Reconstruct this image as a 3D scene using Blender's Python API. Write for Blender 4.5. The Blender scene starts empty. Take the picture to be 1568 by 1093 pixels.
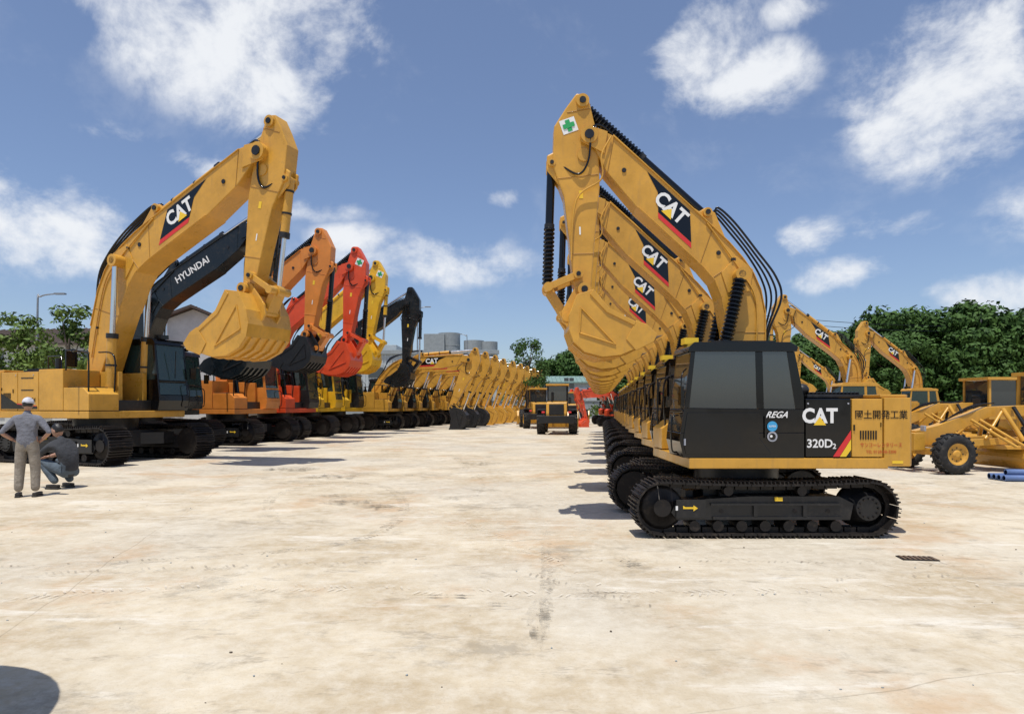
import bpy, bmesh, math, random
from mathutils import Vector, Matrix
random.seed(7)
scene = bpy.context.scene
COL = scene.collection
rad = math.radians

# ------------------------------------------------------------------ materials
def new_mat(name):
    m = bpy.data.materials.new(name); m.use_nodes = True
    nt = m.node_tree
    return m, nt, nt.nodes['Principled BSDF']

def noise(nt, scale, detail=4, rough=.55, coord='Object', vec=None):
    n = nt.nodes.new('ShaderNodeTexNoise')
    n.inputs['Scale'].default_value = scale
    n.inputs['Detail'].default_value = detail
    n.inputs['Roughness'].default_value = rough
    if vec is None:
        tc = nt.nodes.new('ShaderNodeTexCoord'); vec = tc.outputs[coord]
    nt.links.new(vec, n.inputs['Vector'])
    return n.outputs['Fac']

def mrange(nt, val, a, b, c=0., d=1., smooth=False):
    n = nt.nodes.new('ShaderNodeMapRange')
    if smooth: n.interpolation_type = 'SMOOTHSTEP'
    for i, x in enumerate((a, b, c, d)): n.inputs[i+1].default_value = x
    nt.links.new(val, n.inputs[0]); return n.outputs[0]

def mixc(nt, fac, a, b, mode='MIX'):
    n = nt.nodes.new('ShaderNodeMix'); n.data_type = 'RGBA'; n.blend_type = mode
    if isinstance(fac, (int, float)): n.inputs[0].default_value = fac
    else: nt.links.new(fac, n.inputs[0])
    for i, x in ((6, a), (7, b)):
        if isinstance(x, tuple): n.inputs[i].default_value = (*x, 1)
        else: nt.links.new(x, n.inputs[i])
    return n.outputs[2]

def math_n(nt, op, a, b=None):
    n = nt.nodes.new('ShaderNodeMath'); n.operation = op
    for i, x in enumerate((a, b)):
        if x is None: continue
        if isinstance(x, (int, float)): n.inputs[i].default_value = x
        else: nt.links.new(x, n.inputs[i])
    return n.outputs[0]

def bump(nt, p, h, strength=.3, dist=.02):
    b = nt.nodes.new('ShaderNodeBump'); b.inputs['Strength'].default_value = strength
    b.inputs['Distance'].default_value = dist
    nt.links.new(h, b.inputs['Height']); nt.links.new(b.outputs[0], p.inputs['Normal'])

def paint(name, col, rough=.4, dirt=.25, dcol=(.30, .22, .13), metal=0., coat=.0, streak=False):
    m, nt, p = new_mat(name)
    n1 = noise(nt, 2.2, 3, .65)
    if dirt > .01:
        n2 = noise(nt, 13, 3, .6)
        tint = tuple(c*.80 for c in col)
        c1 = mixc(nt, mrange(nt, n1, .35, .65), tint, col)
        f = math_n(nt, 'MULTIPLY', mrange(nt, n2, .5, .8, 0, dirt), mrange(nt, n1, .4, .6))
        c2 = mixc(nt, f, c1, dcol)
        if streak:
            tc = nt.nodes.new('ShaderNodeTexCoord'); mp = nt.nodes.new('ShaderNodeMapping'); mp.inputs['Scale'].default_value = (7, 7, .7)
            nt.links.new(tc.outputs['Object'], mp.inputs[0]); n3 = noise(nt, 2., 3, .6, vec=mp.outputs[0])
            c2 = mixc(nt, mrange(nt, n3, .56, .76, 0, .30), c2, dcol)
        nt.links.new(c2, p.inputs['Base Color'])
    else: p.inputs['Base Color'].default_value = (*col, 1)
    nt.links.new(mrange(nt, n1, .3, .7, rough-.08, rough+.12), p.inputs['Roughness'])
    p.inputs['Metallic'].default_value = metal
    p.inputs['Coat Weight'].default_value = coat
    return m

YEL = paint('machine_yellow_paint', (.67, .35, .048), .30, .35, (.32, .19, .07), streak=True)
YEL2 = paint('bright_yellow_paint', (.80, .46, .02), .34, .2)
ORG = paint('orange_paint', (.74, .25, .04), .36, .2)
RED = paint('red_orange_paint', (.74, .08, .02), .36, .2)
SLATE = paint('slate_paint', (.006, .010, .013), .28, .15)
BLK = paint('black_paint', (.003, .003, .0035), .12, .05, (.05, .045, .04))
BLK2 = paint('charcoal_paint', (.010, .010, .011), .42, .25, (.12, .10, .08))
STEEL = paint('track_steel', (.018, .015, .014), .5, .6, (.12, .09, .065), .35)
RUB = paint('rubber', (.014, .014, .014), .75, .5, (.16, .13, .1))
CHR = paint('chrome', (.75, .75, .76), .15, 0, metal=1.)
WORN = paint('worn_edge_steel', (.23, .15, .09), .55, .6, (.12, .07, .04), .4)
WELD = paint('weld_bead', (.42, .21, .035), .5, .4)
WHT = paint('white_decal', (.80, .80, .78), .5, 0)
REDD = paint('red_decal', (.65, .03, .03), .5, 0)
YELD = paint('yellow_decal', (.85, .55, .03), .5, 0)
GRN = paint('green_decal', (.02, .35, .10), .5, 0)
BLU = paint('blue_decal', (.05, .35, .65), .5, 0)
GRYD = paint('grey_decal', (.35, .36, .4), .5, 0)
REDTX = paint('red_text', (.5, .07, .02), .5, .0)
INTER = paint('interior', (.05, .05, .055), .8, .0)
CURT = paint('curtain', (.10, .11, .12), .9, .0)

def glass(name, tint, tr=.4, ior=1.9):
    m, nt, p = new_mat(name)
    p.inputs['Base Color'].default_value = (*[c*.25 for c in tint], 1)
    p.inputs['Roughness'].default_value = .02; p.inputs['IOR'].default_value = ior
    if tr > 0:
        t = nt.nodes.new('ShaderNodeBsdfTransparent'); t.inputs[0].default_value = (*tint, 1)
        mx = nt.nodes.new('ShaderNodeMixShader'); mx.inputs[0].default_value = tr
        nt.links.new(p.outputs[0], mx.inputs[1]); nt.links.new(t.outputs[0], mx.inputs[2])
        nt.links.new(mx.outputs[0], nt.nodes['Material Output'].inputs[0])
    return m
GLD = glass('tinted_glass', (.22, .25, .25), .35, 2.3)
GLG = glass('green_glass', (.20, .36, .32), .45)

# ------------------------------------------------------------------ mesh builder
class MB:
    def __init__(s): s.v = []; s.f = []; s.m = []; s.sm = []; s.mats = []
    def mi(s, m):
        if m not in s.mats: s.mats.append(m)
        return s.mats.index(m)
    def add(s, vs, fs, m, smooth=False):
        o = len(s.v); s.v += [tuple(x) for x in vs]; k = s.mi(m)
        for f in fs: s.f.append([i+o for i in f]); s.m.append(k); s.sm.append(smooth)
    def boxa(s, c, a, b, d, m):
        c = Vector(c); a = Vector(a); b = Vector(b); d = Vector(d)
        vs = [c+a*i+b*j+d*k for i in (-1, 1) for j in (-1, 1) for k in (-1, 1)]
        s.add(vs, [(0, 1, 3, 2), (4, 6, 7, 5), (0, 4, 5, 1), (2, 3, 7, 6), (0, 2, 6, 4), (1, 5, 7, 3)], m)
    def box(s, x0, x1, y0, y1, z0, z1, m):
        s.boxa(((x0+x1)/2, (y0+y1)/2, (z0+z1)/2), (abs(x1-x0)/2, 0, 0), (0, abs(y1-y0)/2, 0), (0, 0, abs(z1-z0)/2), m)
    def prism(s, pts, y0, y1, m, axis='y', cap=None):
        n = len(pts)
        if axis == 'y': g = lambda p, t: (p[0], t, p[1])
        elif axis == 'z': g = lambda p, t: (p[0], p[1], t)
        else: g = lambda p, t: (t, p[0], p[1])
        vs = [g(p, y0) for p in pts]+[g(p, y1) for p in pts]
        fs = [tuple(range(n)), tuple(range(2*n-1, n-1, -1))]+[(i, n+i, n+(i+1) % n, (i+1) % n) for i in range(n)]
        s.add(vs, fs, m)
    def lathe(s, c, ax, prof, m, n=24, smooth=True, cap=True):
        c = Vector(c); ax = Vector(ax).normalized()
        u = ax.orthogonal().normalized(); w = ax.cross(u)
        vs = []; fs = []
        for r, h in prof:
            for i in range(n):
                a = 2*math.pi*i/n
                vs.append(c+ax*h+(u*math.cos(a)+w*math.sin(a))*r)
        for j in range(len(prof)-1):
            for i in range(n):
                k = (i+1) % n
                fs.append((j*n+i, j*n+k, (j+1)*n+k, (j+1)*n+i))
        s.add(vs, fs, m, smooth)
        if cap:
            s.add(vs[:n], [tuple(range(n))], m); s.add(vs[-n:], [tuple(range(n))], m)
    def cyl(s, p0, p1, r, m, n=16, r1=None):
        p0 = Vector(p0); p1 = Vector(p1); d = p1-p0
        s.lathe(p0, d, [(r, 0), (r if r1 is None else r1, d.length)], m, n)
    def bellows(s, p0, p1, r, m, pitch=.06):
        p0 = Vector(p0); p1 = Vector(p1); d = p1-p0; L = d.length
        k = max(3, int(L/pitch)); prof = []
        for i in range(k):
            a = L*i/k; b = L/k
            prof += [(r*.72, a), (r, a+b*.3), (r, a+b*.6), (r*.72, a+b*.95)]
        s.lathe(p0, d, prof, m, 12, False)
    def tube(s, path, r, m, n=8, rs=None, sub=6):
        P = [Vector(p) for p in path]
        if sub > 1 and len(P) > 2:
            Q = []; RS = []
            for i in range(len(P)-1):
                a = P[max(0, i-1)]; b = P[i]; c = P[i+1]; d = P[min(len(P)-1, i+2)]
                for k in range(sub):
                    t = k/sub
                    Q.append(.5*((2*b)+(c-a)*t+(2*a-5*b+4*c-d)*t*t+(3*b-a-3*c+d)*t**3))
                    if rs: RS.append(rs[i]*(1-t)+rs[i+1]*t)
            Q.append(P[-1])
            if rs: RS.append(rs[-1]); rs = RS
            P = Q
        vs = []; fs = []; u = None
        for i, p in enumerate(P):
            t = (P[min(i+1, len(P)-1)]-P[max(0, i-1)]).normalized()
            if u is None: u = t.orthogonal().normalized()
            u = (u-t*u.dot(t)).normalized(); w = t.cross(u)
            rr = rs[i] if rs else r
            for k in range(n):
                a = 2*math.pi*k/n; vs.append(p+(u*math.cos(a)+w*math.sin(a))*rr)
        for i in range(len(P)-1):
            for k in range(n):
                q = (k+1) % n; fs.append((i*n+k, i*n+q, (i+1)*n+q, (i+1)*n+k))
        s.add(vs, fs, m, True)
        s.add(vs[:n], [tuple(range(n))], m); s.add(vs[-n:], [tuple(range(n))], m)
    def sphere(s, c, r, m, n=16, k=10, fn=None):
        vs = []; fs = []
        for j in range(k+1):
            ph = math.pi*j/k
            for i in range(n):
                a = 2*math.pi*i/n
                d = Vector((math.sin(ph)*math.cos(a), math.sin(ph)*math.sin(a), math.cos(ph)))
                if fn: d = fn(d)
                vs.append((c[0]+d.x*r[0], c[1]+d.y*r[1], c[2]+d.z*r[2]))
        for j in range(k):
            for i in range(n):
                q = (i+1) % n; fs.append((j*n+i, (j+1)*n+i, (j+1)*n+q, j*n+q))
        s.add(vs, fs, m, True)
    def mesh(s, name, bevel=0, recalc=True, seg=2):
        me = bpy.data.meshes.new(name); me.from_pydata(s.v, [], s.f)
        for m in s.mats: me.materials.append(m)
        me.polygons.foreach_set('material_index', s.m); me.polygons.foreach_set('use_smooth', s.sm)
        if recalc:
            bm = bmesh.new(); bm.from_mesh(me)
            bmesh.ops.recalc_face_normals(bm, faces=bm.faces); bm.to_mesh(me); bm.free()
        me.update()
        if bevel:
            o = bpy.data.objects.new('tmp', me); COL.objects.link(o)
            b = o.modifiers.new('b', 'BEVEL'); b.width = bevel; b.segments = seg; b.limit_method = 'ANGLE'; b.angle_limit = rad(40)
            dg = bpy.context.evaluated_depsgraph_get()
            me2 = bpy.data.meshes.new_from_object(o.evaluated_get(dg)); me2.name = name
            bpy.data.objects.remove(o); me = me2
        return me

def obj(name, me, parent=None, loc=(0, 0, 0), rot=(0, 0, 0), sc=1):
    o = bpy.data.objects.new(name, me); COL.objects.link(o)
    o.location = loc; o.rotation_euler = rot; o.scale = (sc, sc, sc) if isinstance(sc, (int, float)) else sc
    if parent: o.parent = parent
    return o
def empty(name, loc=(0, 0, 0), rz=0, sc=1):
    o = bpy.data.objects.new(name, None); COL.objects.link(o); o.empty_display_size = .2
    o.location = loc; o.rotation_euler = (0, 0, rz); o.scale = (sc, sc, sc); return o

_tc = {}
def text_geo(t, bold=.02, shear=0):
    k = (t, bold, shear)
    if k not in _tc:
        cu = bpy.data.curves.new('t', 'FONT'); cu.body = t; cu.align_x = 'CENTER'; cu.align_y = 'CENTER'
        cu.offset = bold; cu.resolution_u = 3; cu.shear = shear
        o = bpy.data.objects.new('t', cu); COL.objects.link(o)
        me = bpy.data.meshes.new_from_object(o.evaluated_get(bpy.context.evaluated_depsgraph_get()))
        _tc[k] = ([tuple(v.co) for v in me.vertices], [tuple(p.vertices) for p in me.polygons])
        bpy.data.objects.remove(o)
    return _tc[k]

class Decal:
    """flat graphics on a side face of a machine: side=+1 (left, +y) or -1 (right, -y)"""
    def __init__(s, mb, side, x, z, y, th=0., k=1.):
        s.mb = mb; s.k = k; c, q = math.cos(th), math.sin(th)
        s.u = Vector((-c, 0, -q)) if side > 0 else Vector((c, 0, q))
        s.v = Vector((-q, 0, c))
        s.n = Vector((0, side, 0)); s.o = Vector((x, y*side, z)); s.side = side
    def P(s, a, b, l): return s.o+s.u*a*s.k+s.v*b*s.k+s.n*(.004*l)
    def poly(s, pts, m, l=1): s.mb.add([s.P(a, b, l) for a, b in pts], [tuple(range(len(pts)))], m)
    def text(s, t, size, a, b, m, l=2, bold=.02, shear=0, sx=1):
        vs, fs = text_geo(t, bold, shear)
        if vs: s.mb.add([s.P(a+x*size*sx, b+y*size, l) for x, y, _ in vs], fs, m)
    def disc(s, a, b, r, m, l=2): s.poly([(a+r*math.cos(i*math.pi/10), b+r*math.sin(i*math.pi/10)) for i in range(20)], m, l)

def rot2(p, c, a, k, base):
    x, z = (p[0]-c[0])*k, (p[1]-c[1])*k
    return (base[0]+x*math.cos(a)-z*math.sin(a), base[1]+x*math.sin(a)+z*math.cos(a))

# ------------------------------------------------------------------ excavator
def undercarriage():
    mb = MB(); a, r, zc = 1.4, .35, .40
    L = 4*a+2*math.pi*r; N = 44
    def path(s):
        s %= L
        if s < 2*a: return (-a+s, zc-r, 0)
        s -= 2*a
        if s < math.pi*r:
            t = s/r; return (a+r*math.sin(t), zc-r*math.cos(t), t)
        s -= math.pi*r
        if s < 2*a: return (a-s, zc+r-.035*math.sin(math.pi*s/(2*a)), math.pi)
        s -= 2*a; t = s/r
        return (-a-r*math.sin(t), zc+r*math.cos(t), math.pi+t)
    for sd in (1, -1):
        yc = 1.035*sd
        for i in range(N):
            x, z, t = path(L*i/N+.03)
            T = Vector((math.cos(t), 0, math.sin(t))); Nn = Vector((math.sin(t), 0, -math.cos(t)))
            c = Vector((x, yc, z))
            mb.boxa(c, T*(L/N*.47), (0, .25, 0), Nn*.012, STEEL)
            for q in (-.055, 0, .055): mb.boxa(c+T*q+Nn*.03, T*.008, (0, .25, 0), Nn*.019, STEEL)
            for yy in (-.07, .07): mb.boxa(c-Nn*.045+Vector((0, yy, 0)), T*(L/N*.44), (0, .018, 0), Nn*.033, STEEL)
        y0, y1 = sorted((sd*.87, sd*1.2))
        mb.prism([(-1.15, .24), (1.2, .24), (1.28, .34), (1.2, .50), (.2, .56), (-1.0, .56), (-1.2, .46)], y0, y1, BLK2)
        yy = sorted((sd*1.2, sd*1.235))
        mb.box(-1.02, .72, *yy, .25, .285, BLK2)
        mb.box(-1.0, .75, *yy, .44, .47, BLK2)
        mb.box(.82, 1.22, *yy, .27, .52, BLK2)
        mb.box(-.55, -.5, *yy, .29, .44, BLK2); mb.box(.12, .17, *yy, .29, .44, BLK2)
        mb.box(-.22, -.12, yy[0], yy[1], .5, .55, YELD)
        d = Decal(mb, sd, 1.03, .405, 1.238)
        d.poly([(-.1, -.01), (.04, -.01), (.04, -.04), (.1, 0), (.04, .04), (.04, .015), (-.07, .015), (-.1, .035)], YELD)
        d.poly([(-.2, -.03), (-.17, -.03), (-.17, .03), (-.2, .03)], WHT)
        for x in (.6, -.4, -.85): mb.cyl((x, sd*1.2, .36), (x, sd*1.206, .36), .03, STEEL, 10)
        for i in range(7):
            x = -.96+i*.32; mb.cyl((x, sd*.86, .155), (x, sd*1.2, .155), .075, STEEL, 14)
        for x in (-.5, .5):
            mb.cyl((x, sd*.88, .63), (x, sd*1.2, .63), .065, STEEL, 14)
            mb.box(x-.06, x+.06, *sorted((sd*.9, sd*1.0)), .5, .62, BLK2)
        mb.lathe((-1.4, sd*.86, zc), (0, sd, 0), [(.30, 0), (.30, .12), (.22, .13), (.2, .3), (.17, .33), (.17, .35)], BLK2, 24)
        for i in range(12):
            t = i*math.pi/6; mb.cyl((-1.4+.13*math.cos(t), sd*1.2, zc+.13*math.sin(t)), (-1.4+.13*math.cos(t), sd*1.235, zc+.13*math.sin(t)), .014, STEEL, 6)
        mb.lathe((1.4, sd*.86, zc), (0, sd, 0), [(.29, 0), (.30, .05), (.30, .27), (.25, .3), (.12, .31), (.12, .34)], STEEL, 24)
    mb.box(-.75, .75, -.87, .87, .30, .66, BLK2)
    mb.prism([(-.9, -.87), (-.5, -.5), (.5, -.5), (.9, -.87), (1.0, -.87), (1.0, -.6), (.6, 0), (1.0, .6), (1., .87), (.9, .87), (.5, .5), (-.5, .5), (-.9, .87)], .35, .6, BLK2, 'z')
    mb.cyl((0, 0, .6), (0, 0, .93), .62, BLK2, 32)
    return mb.mesh('undercarriage', 0)

def upper(body, door, cabc, gl, style):
    mb = MB(); W = 1.15
    mb.box(-1.7, 1.02, -W, W, .93, 1.075, body)
    mb.box(-1.6, .9, -1.0, 1.0, 1.0, 1.3, BLK2)
    mb.box(-1.6, -.6, -1.1, 1.1, 1.08, 1.88, BLK2)
    pl = [(-1.645, -W), (-1.645, W), (-2.0, W), (-2.09, 1.03), (-2.14, .6), (-2.15, 0), (-2.14, -.6), (-2.09, -1.03), (-2.0, -W)]
    mb.prism(pl, .96, 1.90, body, 'z')
    mb.prism([(x*.985-.01, y*.94) for x, y in pl], 1.901, 1.945, body, 'z')
    mb.box(-1.622, -1.205, .55, W, 1.09, 1.885, body)
    mb.box(-1.19, -.57, .55, W, 1.09, 1.885, door)
    mb.box(-1.63, -.56, -.55, .55, 1.08, 1.90, body if style != 'right' else BLK2)
    mb.box(-1.55, -.75, -.75, .8, 1.90, 1.95, BLK2)
    for i in range(14): mb.box(-1.52+i*.054, -1.49+i*.054, -.7, .75, 1.951, 1.985, BLK)
    mb.cyl((-.95, -.4, 1.9), (-.95, -.4, 2.22), .06, BLK2, 14)
    mb.cyl((-.74, .62, 1.88), (-.74, .62, 1.96), .05, BLK2, 12); mb.sphere((-.74, .62, 2.02), (.11, .11, .09), BLK2, 16, 8)
    mb.box(-1.622, -1.105, -W, -.56, 1.09, 1.885, body)
    mb.box(-1.09, -.455, -W, -.56, 1.09, 1.885, body)
    mb.box(-.44, .28, -W, -.36, 1.09, 1.93, body)
    mb.prism([(.295, 1.09), (1.02, 1.09), (1.02, 1.42), (.85, 1.55), (.295, 1.55)], -W, -.5, body)
    mb.box(.32, .82, -1.08, -.58, 1.551, 1.57, BLK2)
    mb.box(.0, .8, -.34, -.24, 1.1, 1.9, body); mb.box(.0, .8, .24, .34, 1.1, 1.9, body)
    up = mb.mesh('upper_body', .022)
    d = MB()
    for sd in (1, -1):
        for i in range(7): d.box(-1.54+i*.035, -1.52+i*.035, *sorted((sd*W, sd*(W+.006))), 1.33, 1.45, BLK)
        d.box(-1.60, -1.59, *sorted((sd*W, sd*(W+.012))), 1.5, 1.56, BLK)
        d.box(-1.24, -1.22, *sorted((sd*W, sd*(W+.012))), 1.45, 1.53, BLK)
        for x in (-.6, -1.15): d.cyl((x, sd*W, 1.82), (x, sd*(W+.01), 1.82), .012, GRYD, 8)
    for z in (1.2, 1.5, 1.75): d.box(-.98, -.6, -W-.006, -W, z, z+.02, BLK)
    R = BLK
    d.tube([(.95, -1.1, 1.45), (.95, -1.1, 2.15), (.9, -1.1, 2.25), (.35, -1.1, 2.3), (.3, -1.1, 2.25), (.3, -1.1, 1.9)], .016, R, 6)
    d.tube([(.95, -.55, 1.45), (.95, -.55, 2.2), (.5, -.55, 2.3)], .016, R, 6)
    d.tube([(-.3, -1.05, 1.93), (-.3, -1.05, 2.2), (.1, -1.05, 2.2), (.1, -1.05, 1.93)], .014, R, 6, sub=1)
    d.tube([(.7, -1.1, 2.25), (.75, -1.28, 2.3), (.75, -1.3, 2.2)], .01, BLK, 6)
    d.box(.73, .77, -1.42, -1.2, 1.95, 2.25, BLK)
    d.tube([(1.05, 1.1, 2.3), (1.15, 1.25, 2.2), (1.16, 1.25, 1.9)], .01, BLK, 6)
    d.box(1.14, 1.18, 1.17, 1.32, 1.8, 2.05, BLK)
    d.tube([(1.16, 1.02, 1.15), (1.24, 1.06, 1.2), (1.24, 1.06, 1.6), (1.14, 1.02, 1.66)], .012, BLK, 6)
    d.boxa((1.18, .75, 2.1), (.012, 0, .3), (0, .008, 0), (.004, 0, 0), BLK)
    det = d.mesh('rails_and_louvres')
    c = MB(); y0, y1 = .36, W
    c.prism([(1.10, 1.08), (1.15, 1.3), (1.14, 1.42), (-.55, 1.42), (-.55, 1.08)], y0, y1, cabc)
    for ya, yb in ((y1-.04, y1), (y0, y0+.04)):
        c.prism([(1.14, 1.421), (1.09, 1.76), (-.55, 1.74), (-.55, 1.421)], ya, yb, cabc)
        c.prism([(1.09, 1.761), (1.0, 2.53), (.94, 2.53), (1.02, 1.761)], ya, yb, cabc)
        c.prism([(.1, 1.75), (.12, 2.53), (.02, 2.53), (.0, 1.75)], ya, yb, cabc)
        c.prism([(-.43, 1.745), (-.31, 2.53), (-.42, 2.53), (-.545, 1.92), (-.55, 1.745)], ya, yb, cabc)
    c.prism([(1.07, 1.13), (1.11, 1.32), (1.05, 1.70), (.07, 1.70), (.07, 1.36), (-.1, 1.13)], y1+.001, y1+.012, cabc)
    c.box(-.55, -.51, y0+.041, y1-.041, 1.421, 1.95, cabc)
    c.prism([(1.04, 2.531), (1.02, 2.60), (.95, 2.66), (-.36, 2.66), (-.46, 2.6), (-.45, 2.531)], y0-.02, y1+.01, cabc)
    c.box(-.2, .7, y0+.1, y1-.1, 2.661, 2.69, cabc)
    c.box(1.045, 1.105, y0+.041, y1-.041, 1.70, 1.74, cabc)
    cab = c.mesh('cab_frame', .014)
    g = MB()
    for yy in (y1-.008, y0+.018):
        g.prism([(1.02, 1.762), (.94, 2.53), (.12, 2.53), (.1, 1.75)], yy-.004, yy+.004, gl)
        g.prism([(0, 1.75), (.02, 2.53), (-.31, 2.53), (-.43, 1.745)], yy-.004, yy+.004, gl)
    g.prism([(1.135, 1.43), (1.10, 1.69), (1.09, 1.69), (1.125, 1.43)], y0+.045, y1-.045, gl)
    g.prism([(1.09, 1.75), (1.0, 2.525), (.99, 2.525), (1.08, 1.75)], y0+.045, y1-.045, gl)
    g.prism([(-.53, 1.955), (-.43, 2.525), (-.42, 2.525), (-.52, 1.955)], y0+.045, y1-.045, gl)
    gm = g.mesh('cab_glass')
    s = MB()
    s.box(-.3, .25, .52, .98, 1.42, 1.62, INTER); s.box(-.35, -.2, .54, .96, 1.6, 2.2, INTER)
    s.box(-.32, -.22, .63, .87, 2.2, 2.36, INTER)
    s.box(.6, .8, .45, .6, 1.42, 1.85, INTER); s.cyl((.45, .5, 1.42), (.5, .5, 1.9), .02, INTER, 6)
    st = s.mesh('seat', .03)
    lt = MB()
    if style == 'right':   # folded curtain behind the side glass
        pts = [(.14+i*.018, 1.085+(.012 if i % 2 else -.012)) for i in range(25)]
        vs = [(x, y, z) for x, y in pts for z in (1.80, 2.46)]
        lt.add(vs, [(2*i, 2*i+1, 2*i+3, 2*i+2) for i in range(24)], CURT)
        lt.box(-.28, -.14, 1.06, 1.07, 2.05, 2.28, CURT)
    lt.box(.78, .98, .55, .75, 2.67, 2.76, YELD if style == 'right' else BLK)
    lt.box(-.02, .0, W+.013, W+.03, 1.35, 1.65, BLK)
    lt.box(1.075, 1.10, W+.013, W+.018, 1.25, 1.34, GRYD)
    lm = lt.mesh('cab_fittings')
    return [('upper_body', up), ('rails', det), ('cab_frame', cab), ('cab_glass', gm), ('seat', st), ('cab_fittings', lm)]

P0 = (-.1, 1.75); S0 = (2.28, 5.88); B0 = (2.42, 3.54)
def arm(col, ba, sa, ka, k=1., kb=1., ks=None, buck=None, guard=True, boomcol=None, logo='cat', cylc=None, hosec=BLK, stickcol=None, cross=False):
    buck = buck or col; bc = boomcol or col; sc = stickcol or bc; cylc = cylc or bc; ks = ks or k
    ba, sa, ka = rad(ba), rad(sa), rad(ka)
    TB = lambda p: rot2(p, P0, ba, k, P0)
    S1 = TB(S0); TS = lambda p: rot2(p, S0, sa, ks, S1)
    B1 = TS(B0); TK = lambda p: rot2(p, B0, ka, kb, B1)
    V = lambda p, y: Vector((p[0], y, p[1]))
    wc = WELD if bc == YEL else bc
    parts = []
    hw = .19*k
    mb = MB()
    boom = [(2.36, 5.98), (2.22, 6.02), (1.9, 5.87), (1.31, 5.345), (.416, 4.523), (.15, 4.27), (-.06, 4.03), (-.22, 3.80), (-.33, 3.55), (-.40, 3.2), (-.40, 2.592), (-.26, 1.72), (-.12, 1.62), (.04, 1.72),
            (.139, 2.54), (.205, 2.988), (.28, 3.42), (.38, 3.67), (.56, 3.88), (.911, 4.206), (1.555, 4.79), (2.02, 5.34), (2.2, 5.70), (2.36, 5.78)]
    mb.prism([TB(p) for p in boom], -hw, hw, bc)
    def strip(idx, off):
        for i in range(len(idx)-1):
            a, b = boom[idx[i]], boom[idx[i+1]]
            A, B = Vector(TB(a)), Vector(TB(b)); t = (B-A).normalized(); n = Vector((-t.y, t.x))*off
            mb.boxa(((A.x+B.x)/2+n.x, 0, (A.y+B.y)/2+n.y), ((B-A).x/2*1.01, 0, (B-A).y/2*1.01), (0, hw+.025, 0), (n.x*.8, 0, n.y*.8), bc)
    strip(list(range(2, 11)), .012*k); strip(list(range(15, 21)), .012*k)
    for y in (-.13*k, .13*k):
        mb.prism([TB(p) for p in [(.20, 4.33), (.36, 4.72), (.50, 4.80), (.60, 4.74), (.80, 4.87)]], y-.03, y+.03, bc)
    parts.append(('boom', mb.mesh('boom', .02)))
    mb = MB()
    for p, r, w in ((S0, .13, .24), ((.02, 3.75), .10, .36), (P0, .12, .3), ((.48, 4.72), .07, .2)):
        q = TB(p); mb.cyl(V(q, -w*k), V(q, w*k), r*k, bc, 20); mb.cyl(V(q, -(w+.02)*k), V(q, (w+.02)*k), r*.55*k, BLK2, 14)
    for sd in (-1, 1):   # weld seams and reinforcing plates
        y = sd*(hw+.002)
        for a, b in (((1.9, 5.86), (2.0, 5.32)), ((-.05, 4.03), (.42, 3.72)), ((-.39, 2.9), (.19, 2.9)), ((.40, 4.50), (.60, 3.93))):
            mb.tube([V(TB(a), y), V(TB(b), y)], .007*k, wc, 6, sub=1)
        mb.prism([TB(p) for p in [(-.20, 3.85), (.05, 4.05), (.28, 3.8), (.18, 3.5), (-.15, 3.52)]], *sorted((sd*hw, sd*(hw+.02))), bc)
        mb.prism([TB(p) for p in [(2.0, 5.93), (2.18, 5.99), (2.4, 5.95), (2.4, 5.78), (2.2, 5.68), (2.05, 5.6)]], *sorted((sd*hw, sd*(hw+.025))), bc)
    parts.append(('boom_pins', mb.mesh('boom_pins', .006)))
    mb = MB(); sw = .15*ks
    stick = [(2.45, 6.54), (2.33, 6.53), (2.25, 6.40), (2.2, 6.15), (2.13, 5.85), (2.13, 5.1), (2.23, 4.3), (2.30, 3.58), (2.40, 3.45), (2.52, 3.50), (2.57, 3.65), (2.62, 4.35), (2.68, 4.97), (2.84, 5.45), (2.80, 6.05), (2.62, 6.32)]
    mb.prism([TS(p) for p in stick], -sw, sw, sc)
    for y in (-.1*ks, .1*ks): mb.prism([TS(p) for p in [(2.70, 5.1), (2.93, 5.40), (2.92, 5.62), (2.75, 5.7)]], y-.025, y+.025, sc)
    parts.append(('stick', mb.mesh('stick', .02)))
    mb = MB()
    for p, r, w in (((2.36, 6.42), .1, .19), (B0, .1, .3), ((2.85, 5.5), .06, .16), ((2.50, 3.78), .07, .26)):
        q = TS(p); mb.cyl(V(q, -w*ks), V(q, w*ks), r*ks, sc, 18); mb.cyl(V(q, -(w+.02)*ks), V(q, (w+.02)*ks), r*.5*ks, BLK2, 12)
    for sd in (-1, 1):
        y = sd*(sw+.002)
        for a, b in (((2.15, 5.3), (2.78, 5.25)), ((2.24, 4.1), (2.60, 4.1)), ((2.24, 6.3), (2.6, 6.25))):
            mb.tube([V(TS(a), y), V(TS(b), y)], .007*ks, WELD if sc == YEL else sc, 6, sub=1)
        mb.cyl(V(TS((2.36, 5.6)), sd*sw), V(TS((2.36, 5.6)), sd*(sw+.02)), .10*ks, sc, 16)
    J = TS((2.96, 3.60)); E = TK((2.70, 3.10))
    for y in (-.2*ks, .2*ks):
        mb.boxa((V(J, y)+V(TS((2.50, 3.78)), y))/2, (V(J, 0)-V(TS((2.50, 3.78)), 0))/2, (0, .03, 0), (0, 0, .055*ks), sc)
    a = V(J, 0); b = V(E, 0); t = (b-a).normalized(); n = Vector((-t.z, 0, t.x))
    mb.boxa((a+b)/2, (b-a)/2, (0, .13*ks, 0), n*.06*ks, sc)
    mb.cyl(V(J, -.25*ks), V(J, .25*ks), .07*ks, sc, 14); mb.cyl(V(E, -.2*ks), V(E, .2*ks), .07*ks, sc, 14)
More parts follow.
